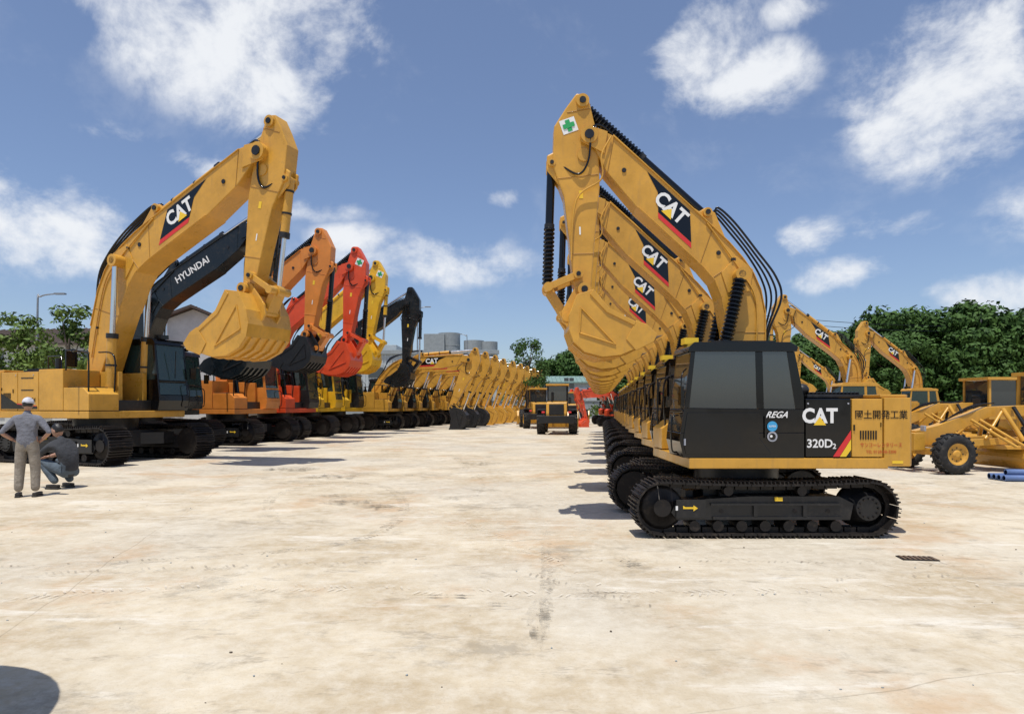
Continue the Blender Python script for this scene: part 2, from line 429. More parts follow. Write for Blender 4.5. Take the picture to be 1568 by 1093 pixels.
    parts.append(('linkage', mb.mesh('linkage', .006)))
    mb = MB(); bw = .50*kb
    outer = [(2.30, 3.50), (2.56, 3.42), (2.68, 3.10), (2.69, 2.86), (2.62, 2.66), (2.44, 2.50), (2.15, 2.42), (1.86, 2.45), (1.60, 2.56), (1.40, 2.68)]
    inner = [(2.32, 3.44), (2.52, 3.37), (2.63, 3.09), (2.64, 2.88), (2.58, 2.70), (2.42, 2.55), (2.15, 2.475), (1.88, 2.50), (1.62, 2.605), (1.42, 2.72)]
    mb.prism([TK(p) for p in outer+inner[::-1]], -bw, bw, buck)
    sidep = outer+[(1.42, 2.80), (1.62, 2.98), (2.05, 3.20)]
    for y in (-bw-.025, bw): mb.prism([TK(p) for p in sidep], y, y+.025, buck)
    for y in (-.2*kb, .16*kb): mb.prism([TK(p) for p in [(2.30, 3.48), (2.42, 3.68), (2.56, 3.6), (2.78, 3.2), (2.78, 3.04), (2.66, 2.9)]], y, y+.045, buck)
    for y in (-bw-.04, bw+.025):
        mb.prism([TK(p) for p in [(1.28, 2.78), (1.34, 2.66), (1.62, 2.52), (1.78, 2.70), (1.62, 3.0), (1.45, 2.94)]], y, y+.015, buck)
        rim = [(1.62, 2.98), (2.05, 3.20), (2.30, 3.50), (2.36, 3.42), (2.09, 3.13), (1.65, 2.92)]
        mb.prism([TK(p) for p in rim], y, y+.02, buck)
        tri = [(2.5, 3.2), (2.52, 2.8), (1.95, 2.62)]
        for q in range(3): mb.tube([V(TK(tri[q]), y+.008), V(TK(tri[(q+1) % 3]), y+.008)], .014*kb, buck, 6, sub=1)
    for i in range(5):
        yq = -bw*.8+i*bw*.4
        mb.prism([TK((p[0]+q[0], p[1]+q[1])) for p, q in zip(outer[4:9], [(0.02, -.03)]*5)]+[TK(p) for p in outer[4:9][::-1]], yq-.02, yq+.02, buck)
    parts.append(('bucket', mb.mesh('bucket', .008)))
    mb = MB()
    for i in range(5):
        y = (-bw+.06)+(2*bw-.12)*i/4; h = .05*kb
        mb.prism([TK(p) for p in [(1.48, 2.60), (1.46, 2.75), (1.34, 2.76), (1.33, 2.68)]], y-h, y+h, buck)
        mb.prism([TK(p) for p in [(1.35, 2.68), (1.34, 2.76), (1.17, 2.775)]], y-h*.8, y+h*.8, WORN)
    parts.append(('bucket_teeth', mb.mesh('bucket_teeth', .006)))
    mb = MB()
    def hyd(a, b, r, split=.55):
        a = Vector(a); b = Vector(b); m = a.lerp(b, split); d = (b-a).normalized()
        mb.cyl(a, m, r, BLK if guard else cylc, 16); mb.cyl(m-d*.05*k, m+d*.03*k, r*1.2, BLK2, 16)
        mb.cyl(m, b, r*.55, CHR, 12)
        if guard: mb.bellows(m, b-d*.06, r*1.35, BLK)
        mb.cyl(b-Vector((0, .07*k, 0)), b+Vector((0, .07*k, 0)), r*1.3, bc, 14)
        if not guard:
            for q in (.2, .6): mb.cyl(a.lerp(m, q)-d*.02, a.lerp(m, q)+d*.02, r*1.12, BLK2, 14)
    hyd(V(TB((.48, 4.72)), 0), V(TS((2.36, 6.42)), 0), .075*k, .52)
    hyd(V(TS((2.85, 5.5)), 0), V(J, 0), .065*k, .50)
    for y in (-.31*k, .31*k): hyd(V((.62, 1.1), y), V(TB((.02, 3.75)), y), .075*k, .50)
    parts.append(('hydraulic_cylinders', mb.mesh('hydraulic_cylinders')))
    mb = MB()
    for j in range(4):
        y = -.10+.06*j
        mb.tube([V(TB((.42-.03*j, 4.66)), y), V(TB((.30, 4.76+.02*j)), y), V(TB((.05, 4.50+.03*j)), y*1.3), V(TB((-.24-.02*j, 4.14)), y*1.4), V(TB((-.46-.04*j, 3.76)), y*1.4),
                 V(TB((-.54-.04*j, 3.42)), y*1.5), V(TB((-.47, 2.9)), y*1.4), V(TB((-.42, 2.3)), y)], .017*k, hosec, 6)
    for y in (-.08, .08):
        mb.tube([V(TB((.9, 4.98)), y), V(TB((1.4, 5.47)), y), V(TB((1.9, 5.93)), y)], .016*k, bc, 6, sub=1)
        mb.tube([V(TB((1.9, 5.93)), y), V(TB((2.1, 6.05)), y*1.8), V(TB((2.24, 5.95)), y*2.8), V(TS((2.30, 5.5)), y*2.6), V(TS((2.45, 5.3)), y*2.3), V(TS((2.7, 5.45)), y*1.6)], .017*k, hosec, 6)
    sy = hw+.03
    mb.tube([V(TB((1.95, 5.85)), sy), V(TB((2.1, 5.55)), sy+.04), V(TB((2.1, 5.2)), sy+.02), V(TS((2.5, 4.9)), sy-.02), V(TS((2.6, 4.0)), sy-.02)], .014*k, hosec if not guard else bc, 6)
    for sd in (-1, 1):
        mb.tube([V(TB((-.2, 2.1)), sd*(hw+.03)), V(TB((-.25, 3.3)), sd*(hw+.03)), V(TB((-.02, 3.8)), sd*(hw+.03)), V(TB((.3, 4.28)), sd*(hw+.02)), V(TB((.5, 4.55)), sd*(hw+.02))], .012*k, bc, 6)
        for q in ((.1, 4.0), (-.22, 2.6)): mb.boxa(V(TB(q), sd*(hw+.02)), (.03, 0, 0), (0, .02, 0), (0, 0, .02), BLK2)
    for p in ((.32, 4.1), (1.75, 5.35)):
        for sd in (-1, 1):
            q = TB(p); mb.cyl(V(q, sd*hw), V(q, sd*(hw+.015)), .035*k, BLK2, 10)
    parts.append(('hoses', mb.mesh('hoses')))
    mb = MB()
    for sd in (1, -1):
        c = TB((1.05, 4.74))
        D = Decal(mb, sd, c[0], c[1], hw+.001, ba+rad(42.5), k)
        fx = 1 if sd > 0 else -1
        if logo == 'cat':
            D.poly([(-.66*fx, .20), (.22*fx, .20), (.56*fx, -.14), (-.12*fx, -.14), (-.33*fx, .08)][::fx], BLK, 1)
            D.poly([(-.12*fx, -.145), (.56*fx, -.145), (.62*fx, -.205), (-.06*fx, -.205)][::fx], REDD, 1)
            D.text('CAT', .30, -.02, .03, WHT, 3, .035, 0, .95)
            D.poly([(-.1, -.10), (.1, -.10), (0, .03)], YELD, 4)
        elif logo: D.text(logo, .22, -.1 if sd < 0 else .1, 0, WHT, 2, .02)
        if cross:
            c = TS((2.58, 6.05)); D = Decal(mb, sd, c[0], c[1], sw+.001, sa+rad(-18), ks)
            D.poly([(-.12, -.11), (.12, -.11), (.12, .11), (-.12, .11)], WHT, 1)
            D.poly([(-.035, -.09), (.035, -.09), (.035, .09), (-.035, .09)], GRN, 2)
            D.poly([(-.09, -.035), (.09, -.035), (.09, .035), (-.09, .035)], GRN, 3)
        c = TS((2.42, 5.0)); D = Decal(mb, sd, c[0], c[1], sw+.001, sa, ks)
        D.poly([(-.03, -.06), (.03, -.06), (.03, .06), (-.03, .06)], YELD, 1)
        c = TS((2.45, 4.45)); D = Decal(mb, sd, c[0], c[1], sw+.001, sa, ks)
        D.poly([(-.012, -.06), (.012, -.06), (.012, .06), (-.012, .06)], WHT, 1)
    parts.append(('boom_markings', mb.mesh('boom_markings', recalc=False)))
    return parts

def body_marks(kind):
    mb = MB(); W = 1.151
    if kind == 'right':
        d = Decal(mb, 1, 0, 0, W)
        d.text('CAT', .27, .76, 1.645, WHT, 1, .04, 0, .90); d.poly([(.675, 1.525), (.845, 1.525), (.76, 1.64)], YELD, 2)
        d.text('320D', .16, .76, 1.27, WHT, 1, .02); d.text('2', .10, .96, 1.235, WHT, 1, .02)
        d.text('REGA', .12, .16, 1.665, WHT, 4, .02, .5)
        d.disc(.107, 1.51, .07, BLU, 4); d.text('SUPER', .035, .107, 1.51, WHT, 5, .01)
        d.disc(.107, 1.37, .07, GRYD, 4); d.disc(.107, 1.37, .045, BLK, 5); d.disc(.09, 1.375, .018, WHT, 6)
        d.poly([(1.188, 1.46), (1.188, 1.34), (1.03, 1.095), (.94, 1.095)], REDD, 1)
        d.poly([(1.188, 1.335), (1.188, 1.19), (1.12, 1.095), (1.035, 1.095)], YELD, 1)
        d.text('國土開発工業', .128, 1.60, 1.66, BLK, 1, .012, 0, .95)
        d.text('サンコーレンタリース', .072, 1.60, 1.25, REDTX, 1, .008, 0, .8); d.text('TEL 0120-58-3200', .055, 1.60, 1.16, REDTX, 1, .01)
        d.poly([(1.75, 1.0), (1.9, 1.0), (1.9, 1.04), (1.75, 1.04)], YELD, 1)
    elif kind == 'cat':
        for sd in (1, -1):
            d = Decal(mb, sd, -.9, 1.5, W); f = 1 if sd < 0 else -1
            d.poly([(-.72*f, -.05), (-.2*f, -.28), (.42*f, -.33), (.42*f, -.38), (-.72*f, -.38)][::f], BLK, 1)
            d.poly([(-.2*f, -.265), (.40*f, -.315), (.40*f, -.33), (-.2*f, -.285)][::f], REDD, 2)
            d.text('REGA', .12, .2*f, -.20, BLK, 1, .02, .5)
    else:
        for sd in (1, -1):
            d = Decal(mb, sd, -.9, 1.5, W); d.text(kind, .2, 0, 0, WHT, 1, .02)
    return mb.mesh('body_markings', recalc=False)

UC = undercarriage()
def make_parts(body, armkw, door=None, cabc=BLK, gl=GLG, style='left', marks='cat'):
    p = [('undercarriage', UC)]+upper(body, door or body, cabc, gl, style)
    p += arm(**armkw)
    if marks: p.append(('body_markings', body_marks(marks)))
    return p
def place(parts, loc, rz, sc=1, name='excavator'):
    e = empty(name, loc, rz, sc)
    for n, me in parts: obj(n, me, e)
    return e
def corner_place(parts, cx, cy, h, s):
    c, q = math.cos(h), math.sin(h); lx, ly = 1.78*s, -1.3*s
    return place(parts, (cx-(c*lx-q*ly), cy-(q*lx+c*ly), 0), h, s)

# right row
rp = make_parts(YEL, dict(col=YEL, ba=0, sa=-1.5, ka=0, kb=.92, cross=True), BLK, BLK, GLD, 'right', 'right')
for i in range(11):
    place(rp, (3.446+.44*i, 10.08+3.25*i, 0), math.pi+rad(random.uniform(-.9, .9) if i else 0), 1)

# left row
L = []
L.append((dict(body=YEL, cabc=BLK, armkw=dict(col=YEL, ba=-16.5, sa=-11, ka=8, k=1.31, ks=1.12, kb=1.15, guard=False)), -13.35, 21.5, -21, 1.5))
L.append((dict(body=SLATE, cabc=SLATE, marks='HYUNDAI', armkw=dict(col=SLATE, ba=-14, sa=-9, ka=4, k=1.14, kb=1.0, guard=False, logo='HYUNDAI')), -15.1, 26.3, -13, 1.5))
L.append((dict(body=ORG, cabc=ORG, marks=None, armkw=dict(col=ORG, ba=-7, sa=-8, ka=4, k=1.09, kb=1.0, guard=True, logo=None, buck=BLK2)), -13.5, 31.0, -11, 1.5))
L.append((dict(body=RED, cabc=BLK2, marks=None, armkw=dict(col=RED, ba=-5, sa=-7, ka=4, k=1.11, kb=1.1, guard=True, logo=None, cross=True)), -12.9, 35.6, -9, 1.5))
L.append((dict(body=YEL2, cabc=YEL2, marks=None, armkw=dict(col=YEL2, ba=-3, sa=-7, ka=4, k=1.14, ks=1.1, kb=1.1, guard=False, logo=None, cross=True)), -12.7, 40.2, -7, 1.5))
L.append((dict(body=YEL2, cabc=BLK2, marks=None, armkw=dict(col=SLATE, ba=-12, sa=-5, ka=10, k=1.13, kb=.9, guard=False, logo='KATO')), -12.3, 44.6, -5, 1.5))
for kw, x, y, h, s in L:
    place(make_parts(**kw), (x, y, 0), rad(h), s)
low = dict(col=YEL, ba=-40, sa=-24, ka=55, k=1.14, kb=1.05, guard=False)
lpa = make_parts(YEL, dict(low, buck=BLK2), cabc=BLK2)
lpb = make_parts(YEL, low, cabc=YEL)
pos = [(-7.9, 47.0), (-7.3, 50.6), (-6.6, 54.3), (-5.9, 58), (-5.1, 61.8), (-4.3, 65.6), (-3.5, 69.5), (-2.6, 73.4), (-1.7, 77.4)]
for i, (x, y) in enumerate(pos):
    corner_place(lpa if i < 3 else lpb, x, y, rad(-3+random.uniform(-2, 2)), 1.42)

# right background excavators
bp = make_parts(YEL, dict(col=YEL, ba=-6, sa=-2, ka=4, k=1.0, guard=False), cabc=YEL)
place(bp, (13.8, 26.5, 0), math.pi, 1); place(bp, (21.6, 35, 0), math.pi+rad(3), 1); place(bp, (24.6, 50, 0), math.pi, 1)
rr = make_parts(RED, dict(col=RED, ba=-46, sa=-20, ka=50, k=.95, guard=False, logo=None), cabc=BLK2, marks=None)
place(rr, (9.2, 55, 0), math.pi+rad(25), .95); place(rr, (9.5, 61, 0), math.pi+rad(20), .95); place(rr, (10.2, 67, 0), math.pi+rad(15), .95)

# ------------------------------------------------------------------ wheels
def wheel(mb, c, r, w, hub=YEL, lugs=20):
    c = Vector(c)
    mb.lathe(c-Vector((0, w/2, 0)), (0, 1, 0), [(r*.50, w*.1), (r*.54, .0), (r*.7, -.02), (r*.9, 0), (r*.97, w*.12), (r*.97, w*.88), (r*.9, w), (r*.7, w+.02), (r*.54, w), (r*.50, w*.9)], RUB, 28, True, False)
    for i in range(lugs):
        t = 2*math.pi*i/lugs
        for sd in (-1, 1):
            tt = t+sd*.07
            R = Vector((math.cos(tt), 0, math.sin(tt))); T = Vector((-math.sin(tt), 0, math.cos(tt)))
            mb.boxa(c+R*r*.975+Vector((0, sd*w*.27, 0)), T*r*.065, Vector((0, w*.22, 0))+T*sd*.03, R*r*.035, RUB)
    for sd in (-1, 1):
        mb.lathe(c+Vector((0, sd*w*.2, 0)), (0, sd, 0), [(r*.55, w*.28), (r*.5, w*.29), (r*.45, w*.12), (r*.22, w*.1), (r*.2, w*.2), (r*.1, w*.22)], hub, 24, True, False)
        mb.cyl(c+Vector((0, sd*w*.3, 0)), c+Vector((0, sd*w*.43, 0)), r*.12, hub, 14)
        for i in range(8):
            t = i*math.pi/4; mb.cyl(c+Vector((r*.32*math.cos(t), sd*w*.2, r*.32*math.sin(t))), c+Vector((r*.32*math.cos(t), sd*w*.34, r*.32*math.sin(t))), r*.03, BLK2, 6)

def grader():
    p = []
    w = MB()
    for sd in (-1, 1):
        wheel(w, (0, sd*.95, .53), .53, .32); wheel(w, (4.6, sd*.95, .53), .53, .34); wheel(w, (5.9, sd*.95, .53), .53, .34)
    p.append(('wheels', w.mesh('grader_wheels')))
    b = MB()
    b.box(-.15, .15, -.8, .8, .45, .62, YEL)
    b.prism([(-.45, .75), (-.45, 1.1), (.2, 1.25), (1.6, 1.75), (3.0, 1.8), (3.6, 1.5), (3.6, 1.2), (2.9, 1.5), (1.7, 1.48), (.4, .95), (.2, .7)], -.14, .14, YEL)
    b.box(-.75, -.45, -.5, .5, .6, 1.05, YEL)
    for sd in (-1, 1):
        b.box(4.3, 6.2, sd*.7-.08, sd*.7+.08, .45, .75, YEL)
        b.boxa((1.1, sd*.45, .8), (1.1, 0, .05), (0, .06, 0), (0, 0, .09), YEL)
        b.cyl((1.9, sd*.3, 1.7), (2.1, sd*.75, .85), .06, YEL, 12)
        b.cyl((1.9, sd*.3, 1.65), (1.2, sd*.55, .9), .04, YEL, 10)
        b.cyl((2.3, sd*.2, 1.75), (2.4, sd*.5, 1.2), .05, BLK2, 10)
        b.box(-.42, -.36, sd*.35-.08, sd*.35+.08, 1.1, 1.25, GRYD)
    for q in range(3): b.tube([(.3, .05*q, 1.25), (1.0, .05*q-.2, 1.75-.05*q), (1.9, .05*q, 1.85)], .02, BLK, 6)
    b.prism([(3.5, 1.0), (3.5, 1.25), (4.3, 1.3), (6.6, 1.3), (6.6, .8), (4.2, .8)], -.45, .45, YEL)
    b.prism([(4.35, 1.31), (4.4, 1.85), (6.4, 1.75), (6.65, 1.6), (6.65, 1.31)], -.5, .5, YEL)
    p.append(('frame', b.mesh('grader_frame', .02)))
    m = MB()
    m.lathe((2.1, 0, .62), (0, 0, 1), [(.72, 0), (.72, .1), (.6, .1), (.6, 0)], YEL, 32)
    prof = []
    for i in range(9):
        t = rad(-60+i*15); prof.append((2.15-.32*math.cos(t)+.3, .38+.36*math.sin(t)))
    prof2 = [(x+.03, z) for x, z in prof[::-1]]
    m.prism(prof+prof2, -1.75, 1.75, YEL)
    m.box(2.2, 2.5, -.4, -.3, .3, .65, BLK2); m.box(2.2, 2.5, .3, .4, .3, .65, BLK2)
    for x in (1.0, 1.25): m.cyl((x, -.3, 1.4), (x+.7, -1.0, .7), .04, YEL, 10)
    p.append(('blade', m.mesh('grader_blade', .006)))
    c = MB()
    for x in (3.2, 4.25):
        for sd in (-1, 1): c.box(x-.04, x+.04, sd*.6-.04, sd*.6+.04, 1.2, 2.62, YEL)
    c.box(3.05, 4.4, -.72, .72, 2.62, 2.72, YEL)
    c.box(3.2, 4.25, -.6, .6, 1.2, 1.6, YEL)
    c.box(3.75, 4.1, -.25, .25, 1.6, 1.75, BLK2); c.box(4.05, 4.15, -.25, .25, 1.7, 2.3, BLK2)
    c.cyl((3.4, 0, 1.5), (3.25, 0, 2.0), .04, BLK2, 8); c.lathe((3.27, 0, 2.0), (.3, 0, 1), [(.2, 0), (.2, .03), (.17, .03)], BLK2, 20)
    c.cyl((5.2, .2, 1.8), (5.2, .2, 2.4), .05, BLK2, 12)
    for i in range(6): c.box(4.6+i*.25, 4.7+i*.25, -.508, -.5, 1.4, 1.65, BLK2)
    for i in range(5): c.box(2.95+i*.05, 2.96+i*.05, -.5, -.1, 1.55, 1.95, BLK2)
    p.append(('cab', c.mesh('grader_cab', .01)))
    g = MB(); g.box(3.245, 4.2, -.61, -.60, 1.62, 2.6, GLD); g.box(3.19, 3.2, -.55, .55, 1.62, 2.6, GLD)
    p.append(('windows', g.mesh('grader_glass')))
    return p
gp = grader()
place(gp, (11.4, 17.9, 0), rad(4), 1.0, 'motor_grader')
place(gp, (14.7, 25.2, 0), rad(3), 1.05, 'motor_grader')
place(gp, (18.3, 29.0, 0), rad(3), 1.08, 'motor_grader')

def loader():
    p = []; w = MB()
    for sd in (-1, 1):
        wheel(w, (0, sd*.98, .72), .72, .5, lugs=18); wheel(w, (2.9, sd*.98, .72), .72, .5, lugs=18)
    p.append(('wheels', w.mesh('loader_wheels')))
    b = MB()
    b.prism([(-1.1, .75), (-1.15, 1.3), (-1.0, 1.95), (.9, 2.05), (.9, .8)], -.62, .62, YEL)
    b.box(-1.3, -1.12, -1.1, 1.1, .7, 1.15, BLK2); b.box(-1.2, -1.13, -.45, .45, 1.2, 1.85, BLK2)
    b.box(-.6, .6, -1.22, -.7, 1.47, 1.55, BLK2); b.box(-.6, .6, .7, 1.22, 1.47, 1.55, BLK2)
    b.box(.9, 2.0, -.4, .4, .7, 1.3, YEL); b.box(2.0, 3.4, -.5, .5, .7, 1.7, YEL)
    for sd in (-1, 1):
        b.prism([(2.5, 1.9), (2.7, 2.05), (4.4, .9), (4.4, .6), (4.2, .6)], sd*.45-.07, sd*.45+.07, YEL)
        b.box(-1.2, -1.12, sd*.8-.1, sd*.8+.1, 1.3, 1.42, REDD)
    b.prism([(4.4, .3), (5.4, .12), (5.4, .18), (4.6, .4), (4.5, .8), (4.8, 1.3), (4.75, 1.35), (4.35, .9)], -1.3, 1.3, YEL)
    p.append(('body', b.mesh('loader_body', .03)))
    c = MB()
    for x in (.5, 1.7):
        for sd in (-1, 1): c.box(x-.05, x+.05, sd*.6-.05, sd*.6+.05, 1.6, 3.0, BLK2)
    c.box(.35, 1.85, -.72, .72, 3.0, 3.12, YEL); c.box(.5, 1.7, -.6, .6, 1.5, 2.05, YEL)
    c.cyl((-.3, .3, 2), (-.3, .3, 2.6), .06, BLK2, 10)
    c.box(.9, 1.3, -.25, .25, 2.05, 2.5, INTER)
    p.append(('cab', c.mesh('loader_cab', .02)))
    g = MB(); g.box(.45, .46, -.55, .55, 2.06, 2.98, GLD); g.box(1.74, 1.75, -.55, .55, 2.06, 2.98, GLD)
    g.box(.56, 1.64, -.61, -.6, 2.06, 2.98, GLD); g.box(.56, 1.64, .6, .61, 2.06, 2.98, GLD)
    p.append(('windows', g.mesh('loader_glass')))
    return p
lp = loader()
place(lp, (2.8, 40.5, 0), rad(84), 1.0, 'wheel_loader'); place(lp, (2.1, 50.5, 0), rad(95), 1.0, 'wheel_loader')
place(lp, (5.4, 58, 0), rad(80), .95, 'wheel_loader')

# ------------------------------------------------------------------ people
SKIN = paint('skin', (.38, .21, .14), .55, .0); HAIR = paint('hair', (.012, .010, .009), .5, 0)
def cloth(name, col):
    m, nt, p = new_mat(name)
    n = noise(nt, 9, 4, .6); nt.links.new(mixc(nt, mrange(nt, n, .3, .7), tuple(c*.7 for c in col), col), p.inputs['Base Color'])
    p.inputs['Roughness'].default_value = .9; bump(nt, p, n, .9, .04); return m
SHIRT = cloth('grey_shirt', (.20, .205, .235)); KHAKI = cloth('khaki_trousers', (.30, .26, .21)); DKSH = cloth('dark_shirt', (.045, .048, .055)); BLTR = cloth('bluegrey_trousers', (.10, .13, .16))
CAP = cloth('cap_cloth', (.62, .62, .68)); SHOE = paint('shoe_leather', (.02, .018, .016), .5, .2)

def skin_geo(pts, radii, edges, root=0, sub=2):
    me = bpy.data.meshes.new('s'); me.from_pydata(pts, edges, []); o = bpy.data.objects.new('s', me); COL.objects.link(o)
    md = o.modifiers.new('s', 'SKIN'); md.use_smooth_shade = True
    for i, r in enumerate(radii):
        v = me.skin_vertices[0].data[i]; v.radius = r if isinstance(r, tuple) else (r, r); v.use_root = (i == root)
    ss = o.modifiers.new('u', 'SUBSURF'); ss.levels = sub; ss.render_levels = sub
    r = bpy.data.meshes.new_from_object(o.evaluated_get(bpy.context.evaluated_depsgraph_get()))
    g = ([Vector(v.co) for v in r.vertices], [tuple(p.vertices) for p in r.polygons])
    bpy.data.objects.remove(o); return g

def segd(p, a, b):
    t = max(0, min(1, (p-a).dot(b-a)/max(1e-9, (b-a).length_squared))); return (p-a-(b-a)*t).length, t

def hand(mb, w, d, n, thumbdir, curl=.35):
    w = Vector(w); d = Vector(d).normalized(); n = Vector(n); n = (n-d*n.dot(d)).normalized(); s = Vector(thumbdir); s = (s-d*s.dot(d)); s = (s-n*s.dot(n)).normalized()
    g = skin_geo([w-d*.02, w+d*.03, w+d*.075], [.024, (.034, .02), (.036, .017)], [(0, 1), (1, 2)], 1, 2); mb.add(g[0], g[1], SKIN, True)
    for i, ln in enumerate((.068, .078, .072, .056)):
        b = w+d*.07+s*(.028-.019*i); p = [b-d*.02, b]
        for k, f in enumerate((.42, .33, .25)):
            ang = curl*(k+.6); dd = (d*math.cos(ang)+n*math.sin(ang)); p.append(p[-1]+dd*ln*f)
        g = skin_geo(p, [.009, .0095, .009, .008, .007], [(j, j+1) for j in range(4)], 0, 1); mb.add(g[0], g[1], SKIN, True)
    b = w+d*.025+s*.02; g = skin_geo([b, b+(d*.4+s*.7)*.035, b+(d*.4+s*.7)*.035+(d*.8+s*.35+n*.3)*.03, b+(d*.4+s*.7)*.035+(d*.8+s*.35+n*.3)*.055], [.013, .012, .010, .008], [(0, 1), (1, 2), (2, 3)], 0, 1)
    mb.add(g[0], g[1], SKIN, True)

def head(mb, c, tilt, cap):
    h = MB()
    def fn(d):
        d = d.copy()
        if d.z < 0: d.x *= 1+.28*d.z; d.y *= 1+.10*d.z
        if d.y > .75 and -.35 < d.z < .12 and abs(d.x) < .22: d.y += .12*(1-abs(d.x)/.22)*(1-(d.z+.12)**2*6 if abs(d.z+.12) < .4 else 0)
        return d
    h.sphere((0, 0, 0), (.075, .095, .12), SKIN, 24, 18, fn)
    for sd in (-1, 1):
        h.sphere((sd*.076, -.005, -.01), (.012, .02, .032), SKIN, 10, 8)
        h.sphere((sd*.028, .083, .012), (.012, .008, .007), WHT, 8, 6); h.sphere((sd*.028, .090, .012), (.005, .004, .005), HAIR, 8, 6)
    h.boxa((0, .086, -.06), (.022, 0, 0), (0, .006, 0), (0, 0, .004), REDTX)
    def hf(d):
        k = 1+.04*math.sin(d.x*30)*math.sin(d.z*27)
        d = d*k
        if d.y > .25 and d.z < .45: d *= .80
        if d.z < -.45: d *= .82
        return d
    h.sphere((0, -.008, .012), (.082, .10, .122), HAIR, 24, 18, hf)
    if cap:
        h.sphere((0, .0, .035), (.090, .108, .105), CAP, 24, 14, lambda d: Vector((d.x, d.y, max(d.z, -.12))))
        h.prism([(-.07, .08), (-.075, .13), (-.04, .175), (0, .185), (.04, .175), (.075, .13), (.07, .08)], .03, .042, CAP, 'z')
    R = Matrix.Rotation(tilt[1], 4, 'Z') @ Matrix.Rotation(tilt[0], 4, 'X')
    o = len(mb.v)
    for f, k, s in zip(h.f, h.m, h.sm): mb.f.append([i+o for i in f]); mb.m.append(mb.mi(h.mats[k])); mb.sm.append(s)
    mb.v += [tuple(Vector(c)+(R @ Vector(v))) for v in h.v]

def person(name, J, R, edges, bones, hands, headspec, shoes, loc, rz, sc):
    keys = list(J.keys()); idx = {k: i for i, k in enumerate(keys)}
    g = skin_geo([J[k] for k in keys], [R[k] for k in keys], [(idx[a], idx[b]) for a, b in edges], idx['pelvis'], 2)
    mb = MB(); vs, fs = g
    groups = {}
    for f in fs:
        c = sum((vs[i] for i in f), Vector())/len(f); best = None
        for a, b, m, rr in bones:
            d, t = segd(c, Vector(J[a]), Vector(J[b])); d /= rr
            if best is None or d < best[0]: best = (d, m)
        groups.setdefault(best[1], []).append(f)
    o = len(mb.v); mb.v += [tuple(v) for v in vs]
    for m, l in groups.items():
        for f in l: mb.f.append([i+o for i in f]); mb.m.append(mb.mi(m)); mb.sm.append(True)
    e = empty(name, loc, rz, sc)
    obj('body', mb.mesh('body', recalc=False), e)
    hb = MB(); head(hb, *headspec); obj('head', hb.mesh('head', recalc=False), e)
    hm = MB()
    for h in hands: hand(hm, *h)
    obj('hands', hm.mesh('hands', recalc=False), e)
    sh = MB()
    for (x, y, z), a in shoes:
        c, s = math.cos(a), math.sin(a)
        pr = [(-.04, -.09), (-.045, .0), (-.05, .1), (-.035, .17), (0, .19), (.035, .17), (.05, .1), (.045, 0), (.04, -.09)]
        sh.prism([(x+px*c-py*s, y+px*s+py*c) for px, py in pr], 0, .035, SHOE, 'z')
        sh.prism([(x+(px*c-py*s)*.9, y+(px*s+py*c)*.9) for px, py in pr], .035, .08, SHOE, 'z')
    obj('shoes', sh.mesh('shoes', .012), e)

edges = [('pelvis', 'spine'), ('spine', 'chest'), ('chest', 'neck'), ('neck', 'ntop')]
for s in 'lr': edges += [('chest', s+'sh'), (s+'sh', s+'mid'), (s+'mid', s+'el'), (s+'el', s+'wr'), ('pelvis', s+'hip'), (s+'hip', s+'kn'), (s+'kn', s+'an')]
def mk(Jc, side):
    J = dict(Jc)
    for k, v in side.items():
        J['r'+k] = v; J['l'+k] = (-v[0], v[1], v[2])
    return J
def bones(shirt, trous):
    b = [('pelvis', 'spine', shirt, 1.3), ('spine', 'chest', shirt, 1.4), ('chest', 'neck', shirt, 1.1), ('neck', 'ntop', SKIN, .6)]
    for s in 'lr': b += [('chest', s+'sh', shirt, 1.2), (s+'sh', s+'mid', shirt, 1), (s+'mid', s+'el', shirt, .9), (s+'el', s+'wr', SKIN, .8), ('pelvis', s+'hip', trous, 1.1), (s+'hip', s+'kn', trous, 1.2), (s+'kn', s+'an', trous, 1)]
    return b
J = mk(dict(pelvis=(0, 0, .97), spine=(0, 0, 1.14), chest=(0, -.01, 1.34), neck=(0, -.01, 1.48), ntop=(0, .02, 1.57)),
       dict(sh=(.18, -.01, 1.40), mid=(.27, -.04, 1.29), el=(.37, -.08, 1.16), wr=(.215, .03, 1.02), hip=(.09, 0, .9), kn=(.12, .02, .5), an=(.13, -.02, .09)))
R = dict(pelvis=(.15, .12), spine=(.145, .11), chest=(.165, .12), neck=(.07, .06), ntop=.052)
for s in 'lr': R.update({s+'sh': .075, s+'mid': .062, s+'el': .045, s+'wr': .028, s+'hip': .105, s+'kn': .085, s+'an': .072})
person('standing_man', J, R, edges, bones(SHIRT, KHAKI),
       [((.205, .04, 1.01), (-.6, .75, -.3), (-1, -.4, 0), (0, -.2, 1)), ((-.205, .04, 1.01), (.6, .75, -.3), (1, -.4, 0), (0, -.2, 1))],
       ((0, .03, 1.655), (rad(-6), 0), True), [((.14, .0, 0), -.15), ((-.14, .0, 0), .15)], (-9.5, 12.8, 0), rad(18), 1.09)
J = mk(dict(pelvis=(0, -.14, .30), spine=(0, -.12, .50), chest=(0, .02, .72), neck=(0, .08, .84), ntop=(0, .14, .92)),
       dict(sh=(.18, .06, .78), mid=(.21, .16, .70), el=(.22, .30, .60), wr=(.13, .50, .54), hip=(.1, -.10, .29), kn=(.17, .34, .50), an=(.14, .02, .10)))
R = dict(pelvis=(.16, .13), spine=(.15, .115), chest=(.165, .12), neck=(.07, .06), ntop=.052)
